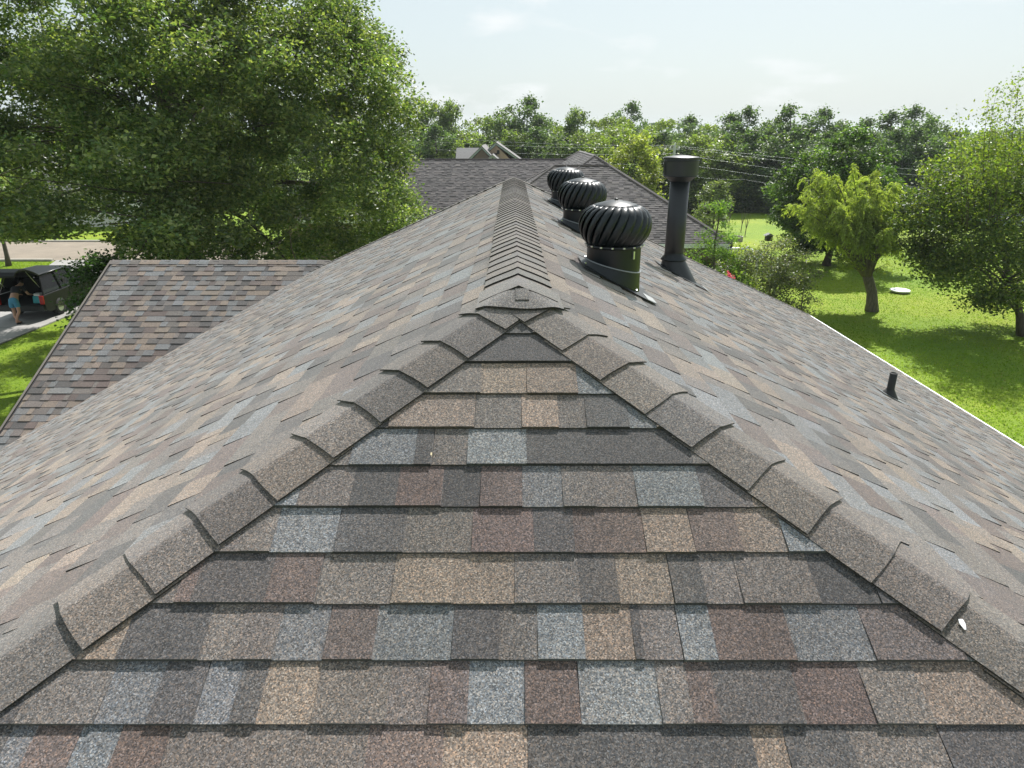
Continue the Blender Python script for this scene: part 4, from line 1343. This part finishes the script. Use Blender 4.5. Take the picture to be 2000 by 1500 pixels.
# small things on the far lawn
P = ground_at(1757, 572)
sc_ = thing('stone_disc', (P[0], P[1], 0), 'round white disc lying on the lawn right of the willow', 'disc')
MB().lathe([(.2, .0), (.36, .05), (.44, .12), (.42, .15), (.33, .1), (.05, .07), (.001, .07)], 28, (P[0], P[1], .004), close=False).build('bowl', M['white'], sc_, smooth=True)
MB().lathe([(.2, 0), (.18, .06), (.1, .08)], 20, (P[0], P[1], .002)).build('foot', M['white'], sc_, smooth=True)
P = ground_at(1436, 471)
rg = thing('stone_ring', (P[0], P[1], 0), 'low round stone planter ring on the far lawn', 'planter')
for lay in range(2):
    for k in range(16):
        a = 2 * math.pi * (k + .5 * lay) / 16
        MB().box((P[0] + .42 * math.cos(a), P[1] + .42 * math.sin(a), .09 + .17 * lay), (.13, .165, .16), Matrix.Rotation(a, 3, 'Z')).build('block', plain('ring_stone', (.3, .27, .24), .9) if (lay == 0 and k == 0) else bpy.data.materials['ring_stone'], rg)
MB().lathe([(.36, 0), (.36, .22), (.001, .24)], 16, (P[0], P[1], .0), close=False).build('soil', plain('soil', (.07, .05, .035), .95), rg)
P = ground_at(1496, 505)
bf = thing('bird_feeder', (P[0], P[1], 0), 'small dark box feeder on a thin pole in the lawn', 'feeder')
MB().tube([(P[0], P[1], 0), (P[0], P[1], 1.05)], .025, 8).build('pole', M['black_matte'], bf)
MB().box((P[0], P[1], 1.2), (.36, .3, .3)).build('box', plain('dark_wood', (.06, .05, .045), .8), bf)
MB().prism([(P[0] - .27, P[1] - .22, 1.35), (P[0] + .27, P[1] - .22, 1.35), (P[0], P[1] - .22, 1.5)], (0, .44, 0)).build('lid', plain('lid_grey', (.22, .22, .22), .6), bf)
P = ground_at(1413, 442)
ug_ = thing('utility_pedestal', (P[0], P[1], 0), 'pale green utility pedestal near the wood', 'pedestal')
MB().box((P[0], P[1], .4), (.3, .25, .8), taper=.9).build('housing', plain('pale_green_metal', (.3, .42, .36), .5), ug_)
MB().box((P[0], P[1], .83), (.32, .27, .1)).build('lid', M['white'], ug_)
for k, (u, v) in enumerate(((1423, 442), (1447, 452), (1455, 460))):
    P = ground_at(u, v); r = random.Random(k)
    sp_ = thing('bare_sapling', (P[0], P[1], 0), ['thin bare sapling just right of the utility pedestal', 'thin bare sapling between pedestal and planter ring', 'forked bare sapling nearest the planter ring'][k], 'sapling')
    mb = MB(); mb.tube([(P[0], P[1], 0), (P[0] + .03, P[1], .6)], [.035, .025], 6); mb.build('stem', M['bark_grey'], sp_)
    for q in range(4):
        MB().tube([(P[0] + .03, P[1], .5), (P[0] + .05 + .1 * (q - 1.5), P[1] + r.uniform(-.1, .1), 1.1), (P[0] + .18 * (q - 1.5), P[1], 1.75 + r.uniform(-.2, .2))], [.02, .014, .006], 5).build('twig', M['bark_grey'], sp_)

# pole and wires across the lawn
PL = at_y(1318, 285, 60)
pole = thing('utility_pole', (PL[0], 60, 0), 'slim grey utility pole rising behind the flue cap', 'pole')
MB().tube([(PL[0], 60, 0), (PL[0], 60, PL[2] + .1)], [.15, .11], 12).build('shaft', plain('weathered_pole', (.42, .43, .43), .8), pole)
MB().box((PL[0], 60, PL[2] - .25), (.9, .1, .1)).build('crossarm', plain('arm_grey', (.4, .4, .4), .8), pole)
for k, dx in enumerate((-.38, 0, .38)):
    MB().lathe([(.03, 0), (.05, .04), (.03, .1), (.04, .13), (.001, .15)], 10, (PL[0] + dx, 60, PL[2] - .2 if dx else PL[2] + .1), close=False).build('insulator', M['white'], pole)
wire_m = plain('aluminium_wire', (.36, .38, .38), .5, .3)
specs = [((850, 268, 62), (1318, 284, 60), (2000, 345, 52)), ((850, 277, 62), (1318, 287, 60), (2000, 360, 52)),
         ((850, 292, 62), (1318, 300, 60), (2000, 388, 52)), ((850, 318, 62), (1318, 318, 60), (2000, 402, 52)), ((1318, 336, 60), (1450, 350, 58), (2000, 425, 52))]
nms = ['topmost overhead wire', 'second overhead wire from the top', 'third overhead wire from the top', 'fourth overhead wire from the top', 'lowest overhead wire']
for k, pts in enumerate(specs):
    Q = [at_y(*p) for p in pts]
    path = []
    for a, b in zip(Q[:-1], Q[1:]):
        for t_ in np.linspace(0, 1, 14)[: -1 if b is not Q[-1] else None]:
            p = a + (b - a) * t_; p = p - np.array([0, 0, .22 * math.sin(math.pi * t_)]); path.append(tuple(p))
    # run on past the frame
    d = (Q[-1] - Q[-2]); path.append(tuple(Q[-1] + d * .6))
    w = MB().tube(path, .0055, 5).build('overhead_wire', wire_m)
    tag(w, nms[k] + ' strung before the far wood', 'wire', 'overhead wires')

# house being built among the far trees
ch = thing('gabled_house', (-1.5, 62, 0), 'far house with overlapping white-trimmed gables among the trees', 'house')
osb = plain('bare_sheathing', (.42, .3, .22), .85, var=.2, scale=3); dkr = plain('dark_gable', (.16, .12, .1), .85); gry = plain('grey_roof', (.17, .165, .165), .9); trim = plain('pale_teal_trim', (.42, .5, .51), .6)


def gable_face(name, ul, vl, ua, va, ur, vr, Y, depth, mat, roofm):
    a, b, c = at_y(ul, vl, Y), at_y(ua, va, Y), at_y(ur, vr, Y)
    z0 = 2.2
    w = MB().prism([(a[0] + .25, Y, 0), (c[0] - .25, Y, 0), (c[0] - .25, Y, min(c[2], a[2]) - .15), tuple(b - np.array([0, 0, .2])), (a[0] + .25, Y, min(a[2], c[2]) - .15)], (0, depth, 0)).build('gable_wall', mat, ch)
    for (p, q) in ((a, b), (b, c)):
        dn = np.array([0, 0, -.16])
        MB().prism([tuple(p), tuple(q), tuple(q + dn), tuple(p + dn)], (0, -.12, 0)).build('barge_board', trim, ch)
        up = np.array([0, 0, .06])
        MB().prism([tuple(p - np.array([0, .3, 0])), tuple(q - np.array([0, .3, 0])), tuple(q + up - np.array([0, .3, 0])), tuple(p + up - np.array([0, .3, 0]))], (0, depth + .6, 0)).build('roof_slope', roofm, ch)
    return w


gable_face('g', 896, 330, 941, 286, 985, 330, 58.0, 9, dkr, gry)
w_ = gable_face('g', 905, 335, 969, 279, 1030, 322, 60.0, 10, osb, gry)
for (u, v) in ((968, 303), (973, 297)):
    p = at_y(u, v, 59.9); MB().box((p[0], 59.94, p[2]), (.22, .08, .3)).build('vent_opening', M['deck'], w_)
gable_face('g', 945, 318, 962, 303, 982, 320, 56.5, 6, dkr, gry)
a, b = at_y(890, 292, 62), at_y(935, 292, 62)
MB().prism([(a[0], 59, 3.0), (b[0] + 1, 59, 3.0), (b[0] + 1, 63, a[2]), (a[0], 63, a[2])], (0, 0, .12)).build('roof_slope', gry, ch)
MB().box(((a[0] + b[0]) / 2 + .4, 63.5, 1.5), (b[0] - a[0] + .4, 7, 3.0)).build('wall', osb, ch)

# houses across the street, seen through the oak
for k, (cx_, cy_, lab) in enumerate(((-33, 58, 'white-sided house across the street behind the left half of the oak'),)):
    h_ = thing('house', (cx_, cy_, 0), lab, 'house')
    MB().box((cx_, cy_, 1.4), (12, 7, 2.8)).build('wall', M['siding'], h_)
    for sg in (-1, 1):
        MB().prism([(cx_ - 6.4, cy_, 5.2), (cx_ + 6.4, cy_, 5.2), (cx_ + 6.4, cy_ + sg * 4.0, 2.75), (cx_ - 6.4, cy_ + sg * 4.0, 2.75)], (0, 0, .12)).build('roof_slope', gry, h_)
    for sg in (-1, 1):
        MB().prism([(cx_ + sg * 5.98, cy_ - 3.5, 2.8), (cx_ + sg * 5.98, cy_ + 3.5, 2.8), (cx_ + sg * 5.98, cy_, 4.95)], (-sg * .1, 0, 0)).build('gable_wall', M['siding'], h_)
    for dx in (-4, -1.5, 1.2):
        wf = MB().box((cx_ + dx, cy_ - 3.52, 1.6), (1.2, .08, 1.2)).build('window', M['white'], h_)
        MB().box((cx_ + dx, cy_ - 3.58, 1.6), (1.04, .03, 1.04)).build('pane', plain('far_pane', (.04, .05, .06), .1, spec=.8), wf)
    MB().box((cx_ + 3.9, cy_ - 3.53, 1.15), (2.6, .08, 2.3)).build('garage_door', M['white'], h_)

# ------------------------------------------------------------------ cars
glass_m = plain('car_glass', (.01, .012, .015), .06, spec=.8)
tyre_m = plain('tyre_rubber', (.015, .015, .016), .8); rim_m = plain('alloy', (.45, .46, .47), .3, .8)
inside_m = plain('dark_interior', (.012, .012, .013), .9)
red_m = plain('tail_light_red', (.35, .015, .015), .2)


def make_car(name, loc, rz, paint, label, group=None, gate_open=False):
    """origin on the ground under the middle of the rear bumper, +Y forward"""
    t = thing(name, (0, 0, 0), label, 'car', group)
    W = .93
    k = dict(world_coords=True)
    low = [(.03, .42), (.0, .62), (.05, .98), (1.6, 1.0), (3.45, 1.0), (4.55, .86), (4.78, .62), (4.74, .36), (4.45, .28), (.25, .28)]

    def side_prism(pts, x0, x1): return MB().prism([(x0, y, z) for y, z in pts], (x1 - x0, 0, 0))
    if gate_open:
        front = [(1.7, .28), (1.7, 1.0)] + low[4:9]
        side_prism(front, -W, W).build('body', paint, t, bevel=.05)
        rear = [(.03, .42), (.0, .62), (.05, .98), (1.72, .99), (1.72, .29), (.25, .28)]
        for sg in (-1, 1): side_prism(rear, sg * W, sg * (W - .1)).build('side_panel', paint, t, bevel=.02)
        MB().box((0, .86, .56), (2 * W - .2, 1.7, .1)).build('cargo_floor', inside_m, t)
        MB().box((0, 1.66, .95), (2 * W - .2, .12, .8)).build('seat_back', inside_m, t)
    else:
        side_prism(low, -W, W).build('body', paint, t, bevel=.05)
    # greenhouse frame: roof, pillars
    bot = [(.1, 1.0), (3.5, 1.0)]; top = [(.4, 1.68), (2.55, 1.7)]
    xb, xt = W - .05, W - .25
    roof = MB(); roof.add([(-xt, top[0][0], top[0][1]), (xt, top[0][0], top[0][1]), (xt, top[1][0], top[1][1]), (-xt, top[1][0], top[1][1]),
                           (-xt + .08, top[0][0] + .1, 1.735), (xt - .08, top[0][0] + .1, 1.735), (xt - .08, 2.4, 1.745), (-xt + .08, 2.4, 1.745)],
                          [[3, 2, 1, 0], [4, 5, 6, 7], [0, 1, 5, 4], [1, 2, 6, 5], [2, 3, 7, 6], [3, 0, 4, 7]])
    roof.build('roof', paint, t, bevel=.03)
    for sg in (-1, 1):
        for (yb, yt) in ((.12, .42), (1.3, 1.3), (2.35, 2.15), (3.45, 2.5)):
            MB().tube([(sg * xb, yb, .98), (sg * xt, yt, 1.69)], .04, 6).build('pillar', paint, t)
        MB().tube([(sg * xt, .4, 1.69), (sg * (xt + .02), 1.5, 1.73), (sg * xt, 2.55, 1.69)], .035, 6).build('roof_rail', M['black_metal'], t, smooth=True)
        for (y0, y1, z0_, z1_) in ((.2, 1.25, .47, 1.26), (1.36, 2.28, 1.32, 2.12), (2.42, 3.35, 2.2, 2.5)):
            MB().prism([(sg * (xb - .012), y0, 1.0), (sg * (xb - .012), y1, 1.0), (sg * (xt - .005), z1_, 1.66), (sg * (xt - .005), z0_, 1.66)], (-sg * .01, 0, 0)).build('window', glass_m, t)
        MB().box((sg * (W + .08), 2.95, 1.05), (.2, .1, .14)).build('mirror', paint, t, bevel=.02)
        MB().box((sg * (W - .09), .01, .8), (.17, .07, .34)).build('tail_light', red_m, t, bevel=.02)
        MB().box((sg * (W - .2), 4.72, .7), (.3, .1, .13)).build('headlight', M['white'], t, bevel=.02)
        for yy in (.95, 3.85):
            wh = MB(); pr = [(.2, -.11), (.33, -.11), (.345, -.07), (.345, .07), (.33, .11), (.2, .11)]
            n = 20
            ring = []
            for r_, x_ in pr:
                for q in range(n):
                    a = 2 * math.pi * q / n; ring.append((sg * (W - .1) + x_, yy + r_ * math.cos(a), .345 + r_ * math.sin(a)))
            wh.add(ring, [[i * n + q, i * n + (q + 1) % n, (i + 1) * n + (q + 1) % n, (i + 1) * n + q] for i in range(len(pr) - 1) for q in range(n)])
            w_o = wh.build('wheel', tyre_m, t, smooth=True)
            MB().tube([(sg * (W - .12), yy, .345), (sg * (W + .0), yy, .345)], .21, 16).build('rim', rim_m, w_o)
    MB().prism([(-xb + .06, 3.46, 1.0), (xb - .06, 3.46, 1.0), (xt - .05, 2.56, 1.67), (-xt + .05, 2.56, 1.67)], (0, .012, .012)).build('windscreen', glass_m, t)
    MB().box((0, .02, .47), (2 * W - .06, .16, .22)).build('bumper', M['rubber'], t, bevel=.03)
    if gate_open:
        prof = [(.42, 1.72), (.05, 1.93), (-.35, 2.1), (-.75, 2.16), (-1.0, 2.1), (-1.12, 1.98)]
        gb = MB(); V = []
        for lay in (0, -.07):
            for (y, z) in prof:
                for x in (-.72, -.4, .4, .72): V.append((x * (1 if y > -.4 else 1.1), y, z + lay))
        F = []; m = len(prof) * 4
        for i in range(len(prof) - 1):
            for j in range(3):
                a = i * 4 + j; F.append([a, a + 1, a + 5, a + 4]); F.append([m + a + 4, m + a + 5, m + a + 1, m + a])
            for j in (0, 3): a = i * 4 + j; F.append([a, a + 4, m + a + 4, m + a])
        for j in range(3):
            F.append([j, j + 1, m + j + 1, m + j]); a = (len(prof) - 1) * 4 + j; F.append([a, a + 1, m + a + 1, m + a])
        gt = gb.add(V, F).build('liftgate', paint, t)
        MB().prism([(-.6, .28, 1.815), (.6, .28, 1.815), (.62, -.3, 2.095), (-.62, -.3, 2.095)], (0, .008, .014)).build('pane', glass_m, gt)
        MB().box((0, -.9, 2.055), (.5, .16, .03)).build('plate_recess', M['white'], gt)
        for sg in (-1, 1): MB().tube([(sg * .68, .3, 1.25), (sg * .66, -.25, 1.98)], .012, 6).build('gas_strut', M['steel'], t)
    else:
        MB().prism([(-xb + .08, .1, 1.0), (xb - .08, .1, 1.0), (xt - .06, .4, 1.66), (-xt + .06, .4, 1.66)], (0, -.012, .006)).build('rear_window', glass_m, t)
    t.location = loc; t.rotation_euler = (0, 0, rz)
    return t


black_paint = plain('black_car_paint', (.004, .0045, .006), .45, var=.05, spec=.22)
car = make_car('parked_car', (-19.4, 26.1, .05), 0.03, black_paint, 'black car with its liftgate raised on the driveway', gate_open=True)
make_car('parked_car', (30.0, 54.5, 0), -1.5, plain('pale_car_paint', (.55, .6, .62), .25, var=.05, spec=.6), 'pale car half hidden behind the right-hand tree, left of the grey one', 'cars beyond the lawn')
make_car('parked_car', (35.4, 53.6, 0), -1.62, plain('grey_car_paint', (.22, .26, .33), .25, var=.05, spec=.6), 'blue-grey car behind the right-hand tree beside the pale one', 'cars beyond the lawn')
bag = thing('cooler_bag', (-18.85, 26.4, .66), 'small teal bag with a white top in the open car boot', 'bag')
MB().box((-18.85, 26.42, .83), (.38, .3, .3), taper=.9).build('body', plain('teal_fabric', (.05, .3, .36), .8), bag, bevel=.04)
MB().box((-18.85, 26.42, 1.02), (.26, .22, .1)).build('lid', M['white'], bag, bevel=.03)

# shed between the trees at the right
P = at_y(1808, 408, 66)
shed = thing('garden_shed', (P[0], 66, 0), 'small pale shed with grey roof between trees beyond the lawn', 'shed')
MB().box((P[0], 66, 1.1), (3.2, 3, 2.2)).build('wall', M['siding'], shed)
for sg in (-1, 1):
    MB().prism([(P[0] - 1.8, 66, 3.2), (P[0] + 1.8, 66, 3.2), (P[0] + 1.8, 66 + sg * 1.8, 2.15), (P[0] - 1.8, 66 + sg * 1.8, 2.15)], (0, 0, .1)).build('roof_slope', gry, shed)
MB().box((P[0] + .6, 64.48, .95), (.9, .06, 1.9)).build('door', M['white'], shed)


# ------------------------------------------------------------------ the person at the open boot
def skin_graph(name, pts, edges, mat, parent, root=0, sub=2):
    me = bpy.data.meshes.new(name)
    off = BASE[parent.name]
    me.from_pydata([tuple(np.array(p[:3])) for p in pts], edges, [])
    o = bpy.data.objects.new(name, me); link(o, parent); BASE[o.name] = off
    sk = o.modifiers.new('skin', 'SKIN'); sk.use_smooth_shade = True
    for v, p in zip(me.skin_vertices[0].data, pts):
        v.radius = (p[3], p[4] if len(p) > 4 else p[3])
    me.skin_vertices[0].data[root].use_root = True
    sb = o.modifiers.new('sub', 'SUBSURF'); sb.levels = sub; sb.render_levels = sub
    me.materials.append(mat)
    return o


per = thing('person', (-19.25, 25.55, .05), 'person in dark top and blue shorts leaning into the open car boot', 'person', rz=.05)
skin_m = plain('skin', (.42, .24, .17), .6, var=.06)
pts = [(0, 0, .95, .15, .12), (0, .12, 1.1, .145, .11), (0, .3, 1.24, .17, .11), (0, .46, 1.34, .1, .09), (0, .56, 1.4, .055), (0, .66, 1.43, .085), (0, .77, 1.42, .08)]
edges = [(i, i + 1) for i in range(6)]
for sg, ank in ((-1, (.05, -.06)), (1, (.0, -.14))):
    b = len(pts)
    pts += [(sg * .1, 0, .88, .088), (sg * .11 + (.03 if sg > 0 else 0), .05 * -sg, .5, .058), (ank[0] * 1.6 * sg + .02, -.06, .3, .056), (ank[0], ank[1], .09, .04), (ank[0] + .02 * sg, ank[1] + .14, .04, .038)]
    edges += [(0, b), (b, b + 1), (b + 1, b + 2), (b + 2, b + 3), (b + 3, b + 4)]
    a = len(pts)
    pts += [(sg * .2, .42, 1.31, .06), (sg * .29, .5, 1.08, .046), (sg * .22, .72, 1.0, .03), (sg * .2, .8, .99, .036, .018)]
    edges += [(3, a), (a, a + 1), (a + 1, a + 2), (a + 2, a + 3)]
    for f, (dx, L) in enumerate(((-.03, .07), (-.01, .08), (.01, .075), (.03, .06))):
        c = len(pts); pts += [(sg * .2 + dx, .8 + L * .7, .98, .009), (sg * .2 + dx, .8 + L * 1.1, .95, .008)]
        edges += [(a + 3, c), (c, c + 1)]
    c = len(pts); pts += [(sg * .2 - sg * .05, .78, .975, .011), (sg * .2 - sg * .065, .82, .96, .009)]; edges += [(a + 3, c), (c, c + 1)]
skin_graph('body', pts, edges, skin_m, per)
sp = [(0, 0, .97, .168, .14), (0, .06, 1.04, .16, .125)]
se = [(0, 1)]
for sg in (-1, 1):
    b = len(sp); sp += [(sg * .1, 0, .86, .108), (sg * .11, -.01 * sg, .62, .1)]; se += [(0, b), (b, b + 1)]
skin_graph('shorts', sp, se, plain('blue_shorts', (.06, .22, .34), .85), per)
sp = [(0, .1, 1.08, .16, .125), (0, .3, 1.25, .19, .13), (0, .46, 1.35, .12, .1)]; se = [(0, 1), (1, 2)]
for sg in (-1, 1):
    b = len(sp); sp += [(sg * .2, .42, 1.31, .075), (sg * .26, .47, 1.17, .064)]; se += [(2, b), (b, b + 1)]
skin_graph('shirt', sp, se, plain('dark_shirt', (.018, .018, .025), .85), per)
skin_graph('hair', [(0, .64, 1.47, .085), (0, .73, 1.49, .085), (0, .78, 1.46, .07)], [(0, 1), (1, 2)], plain('brown_hair', (.03, .02, .014), .6), per)
for sg, x_, y_ in ((-1, .03, -.06 + .06), (1, .02, -.14 + .06)):
    skin_graph('shoe', [(x_, y_ - .08, .045, .05, .045), (x_ + .01 * sg, y_ + .03, .045, .05, .04), (x_ + .02 * sg, y_ + .15, .035, .045, .032)], [(0, 1), (1, 2)], plain('dark_shoe', (.03, .03, .035), .7), per)

# ------------------------------------------------------------------ grass blades on the nearer lawn
g = np.random.default_rng(12)


def blades(n, x0, x1, y0, y1, reject=None):
    x = g.uniform(x0, x1, n); y = y0 + (y1 - y0) * g.random(n) ** 1.35
    if reject is not None:
        m = ~reject(x, y); x, y = x[m], y[m]
    n = len(x)
    a = g.uniform(0, 2 * math.pi, n); h = g.uniform(.025, .065, n); w = g.uniform(.012, .03, n)
    dx, dy = np.cos(a) * w, np.sin(a) * w
    lx, ly = g.normal(size=n) * .03, g.normal(size=n) * .03
    z = np.where((x > 8) & (x < 60) & (y > 8) & (y < 75), .05 * np.sin(x * .31 + 1) * np.sin(y * .23), 0) - .01
    V = np.empty((n, 3, 3))
    V[:, 0] = np.stack([x - dx, y - dy, z], 1); V[:, 1] = np.stack([x + dx, y + dy, z], 1); V[:, 2] = np.stack([x + lx, y + ly, z + h], 1)
    patch = .5 + .5 * np.sin(x * .9 + 1.3 * np.sin(y * .5)) * np.sin(y * .7 + x * .21)
    c = np.array([.075, .135, .012]) * (1 - patch[:, None] * .6) + np.array([.16, .19, .02]) * patch[:, None] * .6
    c = c * 1.75 * g.uniform(.75, 1.25, n)[:, None]
    dry = g.random(n) < .04
    c[dry] = np.array([.34, .3, .13])
    return V, c


V1, c1 = blades(170000, 7.6, 34, 13, 44)
V2, c2 = blades(26000, -18.1, -7.9, 9, 30)
V3, c3 = blades(14000, -30, -25, 34, 39.3)
V = np.concatenate([V1, V2, V3]); C_ = np.concatenate([c1, c2, c3])
gb = np_mesh('grass', V.reshape(-1, 3), np.arange(len(V) * 3), np.full(len(V), 3), M['leaf_soft'], None, np.repeat(C_, 3, 0))
tag(gb, 'short mown grass blades of the lawn', 'grass', kind='stuff')

# ------------------------------------------------------------------ summer haze
hz = MB().box((0, 850, 9.5), (4300, 3700, 22)).build('haze', None)
hm = bpy.data.materials.new('haze'); hm.use_nodes = True
hn = hm.node_tree; hn.nodes.clear()
ho = hn.nodes.new('ShaderNodeOutputMaterial'); hv = hn.nodes.new('ShaderNodeVolumePrincipled')
hv.inputs['Color'].default_value = (.86, .93, .97, 1); hv.inputs['Density'].default_value = 0.0003; hv.inputs['Anisotropy'].default_value = 0.2
hn.links.new(hv.outputs['Volume'], ho.inputs['Volume'])
hz.data.materials.append(hm)
tag(hz, 'thin summer haze over the whole place', kind='stuff')
